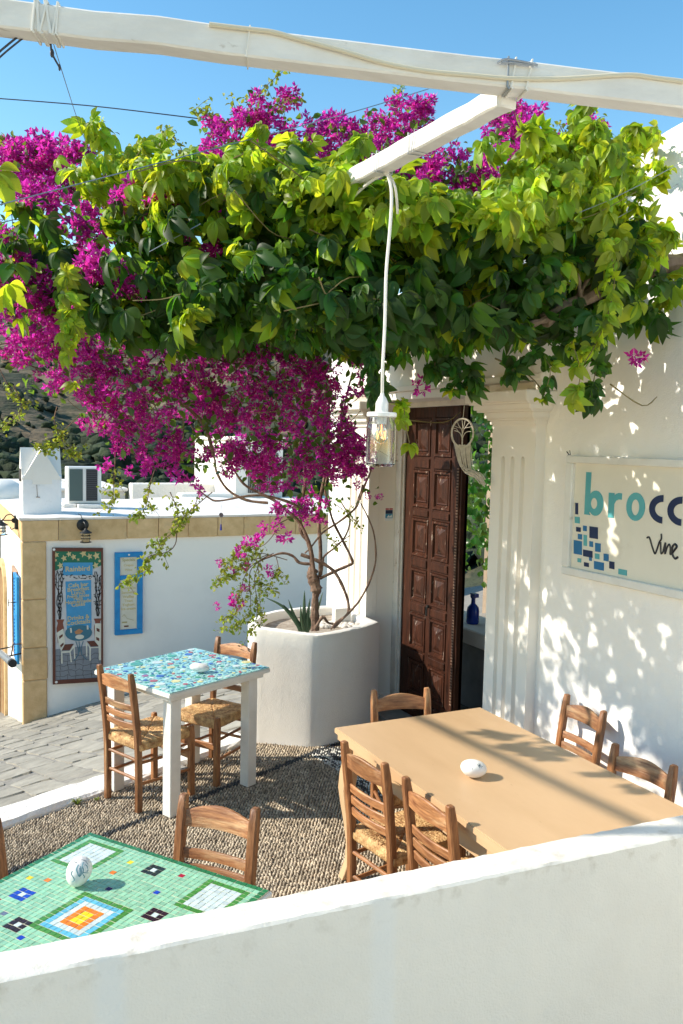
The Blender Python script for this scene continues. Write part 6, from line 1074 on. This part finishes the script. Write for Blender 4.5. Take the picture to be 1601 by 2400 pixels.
# small leaves through the flowers and along the twigs
lv, lf = leaflet(.045, .028, .3, .35, 4)
Pq, Nq = sample(BOUG_LOW, 1500); Pr, Nr = sample(BOUG_TOP, 1500); PB = np.concatenate([Pq, Pr]); PB = PB[clear(PB, .03)]
MBm = frames(PB, rng.normal(0, 1, (len(PB), 3))+[0, 0, -.4], rng.normal(0, 1, (len(PB), 3))+[0, 0, .8], rng.uniform(.7, 1.5, len(PB)))
v, f = scatter(lv, lf, MBm); Vs, Fs, Ms, off = [v], [f], [np.zeros(len(f))], len(v)
tm = MB(); TP = []
for q, L in enumerate(TWIGS+SPRIG):
    c = catmull(L, 6); tm.tube(c, [.0034*(1-.7*i/len(c)) for i in range(len(c))], 5)
    for i, p in enumerate(c):
        if i < len(c)*.25: continue
        for _ in range(5 if q >= len(TWIGS) else 4): TP.append((p.x+random.gauss(0,.016), p.y+random.gauss(0,.016), p.z+random.gauss(0,.014)))
        if random.random() < .35:
            d = Vector((random.uniform(-.09,.09), random.uniform(-.06,.06), random.uniform(-.09,.05))); tm.tube(catmull([p, p+d*.5+Vector((0,0,.01)), p+d], 3), .0012, 4)
            for _ in range(6): t = random.uniform(.3, 1); TP.append(tuple(p+d*t+Vector((random.gauss(0,.008),random.gauss(0,.008),random.gauss(0,.008)))))
TP = np.array(TP); MT = frames(TP, rng.normal(0, 1, (len(TP), 3))+[0, 0, -.3], rng.normal(0, 1, (len(TP), 3))+[0, 0, .8], rng.uniform(.40, .82, len(TP)))
v, f = scatter(lv, lf, MT); Vs.append(v); Fs.append(f+off); Ms.append(np.ones(len(f)))
tag(raw('small_leaves', np.concatenate(Vs)-np.array(boug.location), np.concatenate(Fs), [BLEAF, YELM], np.concatenate(Ms), boug, True), kind='stuff')
for q in range(170):   # dry inner twigs of the flower mass
    p = Vector(Pl[rng.integers(len(Pl))].tolist()); d = Vector((random.uniform(-.35,.35), random.uniform(-.2,.2), random.uniform(-.1,.35))); tm.tube(catmull([p, p+d*.5+Vector((random.uniform(-.04,.04),0,random.uniform(-.04,.04))), p+d], 3), random.uniform(.0015,.0045), 4, cap=False)
tm.build('twigs', BARKD, boug, kind='stuff')
# ---- aloe in the planter
aloe = root('aloe', (2.515, 5.72, .735), 'dark green spiky aloe beside the bougainvillea trunk in the planter', 'aloe')
ALM = noise_mat('aloe_skin', (.045,.085,.045), (.10,.16,.09), scale=10, rough=.4, c3=(.2,.25,.16), s3=12, t3=(.6,.8))
b0 = Vector((2.51, 5.68, .74))
for tip, mid, w in [((2.227,5.77,1.012),(2.36,5.70,.93),.020),((2.344,5.709,.962),(2.42,5.69,.87),.020),((2.378,5.695,1.0),(2.43,5.68,.86),.022),((2.485,5.649,1.068),(2.49,5.66,.90),.024),((2.521,5.626,1.013),(2.515,5.65,.88),.022),((2.46,5.657,.96),(2.47,5.66,.85),.020),((2.605,5.59,1.06),(2.57,5.64,.88),.022),((2.56,5.60,.92),(2.55,5.64,.82),.020),((2.44,5.60,.90),(2.47,5.64,.81),.018),((2.60,5.70,1.0),(2.56,5.70,.87),.018)]:
    c = catmull([b0+Vector((random.uniform(-.02,.02), random.uniform(-.02,.02), -.01)), mid, tip], 6); m = MB(); n = len(c); m.tube(c, [w*(1-(i/(n-1))**1.4)*.95+.001 for i in range(n)], 6); m.build('aloe_leaf', ALM, aloe, smooth=True)
# ---- courtyard ivy seen through the doorway
ivy = root('courtyard_ivy', (5.2, 5.6, 0), 'glossy green ivy wall in the courtyard behind the open door', 'ivy')
n = 5200; P = np.c_[rng.uniform(4.7, 5.7, n), rng.uniform(4.4, 8.1, n), 3.6-2.8*rng.random(n)**2.0]; P[:, 0] = 5.5-(.55+.25*np.sin(P[:, 1]*4)+.2*np.sin(P[:, 2]*5))*rng.random(n)**.6
lv2, lf2 = leaflet(.085, .07, .35, .4, 5); Mi_ = frames(P, rng.normal(0, .6, (n, 3))+[0, 0, -1], rng.normal(0, .5, (n, 3))+[-1, -.3, .4], rng.uniform(.6, 1.2, n)); v, f = scatter(lv2, lf2, Mi_)
tag(raw('foliage', v-np.array(ivy.location), f, leaf_mat('ivy_leaf', (.04,.11,.02), (.15,.36,.03), trans=.4, rough=.3, var=.4), None, ivy, True), kind='stuff')
m = MB(); m.tube([(5.45,5.6,0),(5.4,5.7,1.2),(5.42,5.5,2.6)], .03, 7); m.build('trunk', BARKD, ivy)
# ---- weeds at the kerb
for q, (tx, ty, _z) in enumerate(TUFT):
    m = MB(); s = (1, .6)[q]
    for i in range(22):
        a = random.uniform(0, 2*pi); l = random.uniform(.02, .045)*s; m.tube([(tx, ty, 0), (tx+l*.5*cos(a), ty+l*.5*sin(a), l*.7), (tx+l*cos(a), ty+l*sin(a), l*.6)], [.0022, .003, .0004], 3)
    m.build('weed', YELM, label=['small green weed sprouting where the kerb meets the pebbles','smaller paler weed at the kerb, nearer the chair'][q], cat='weed')
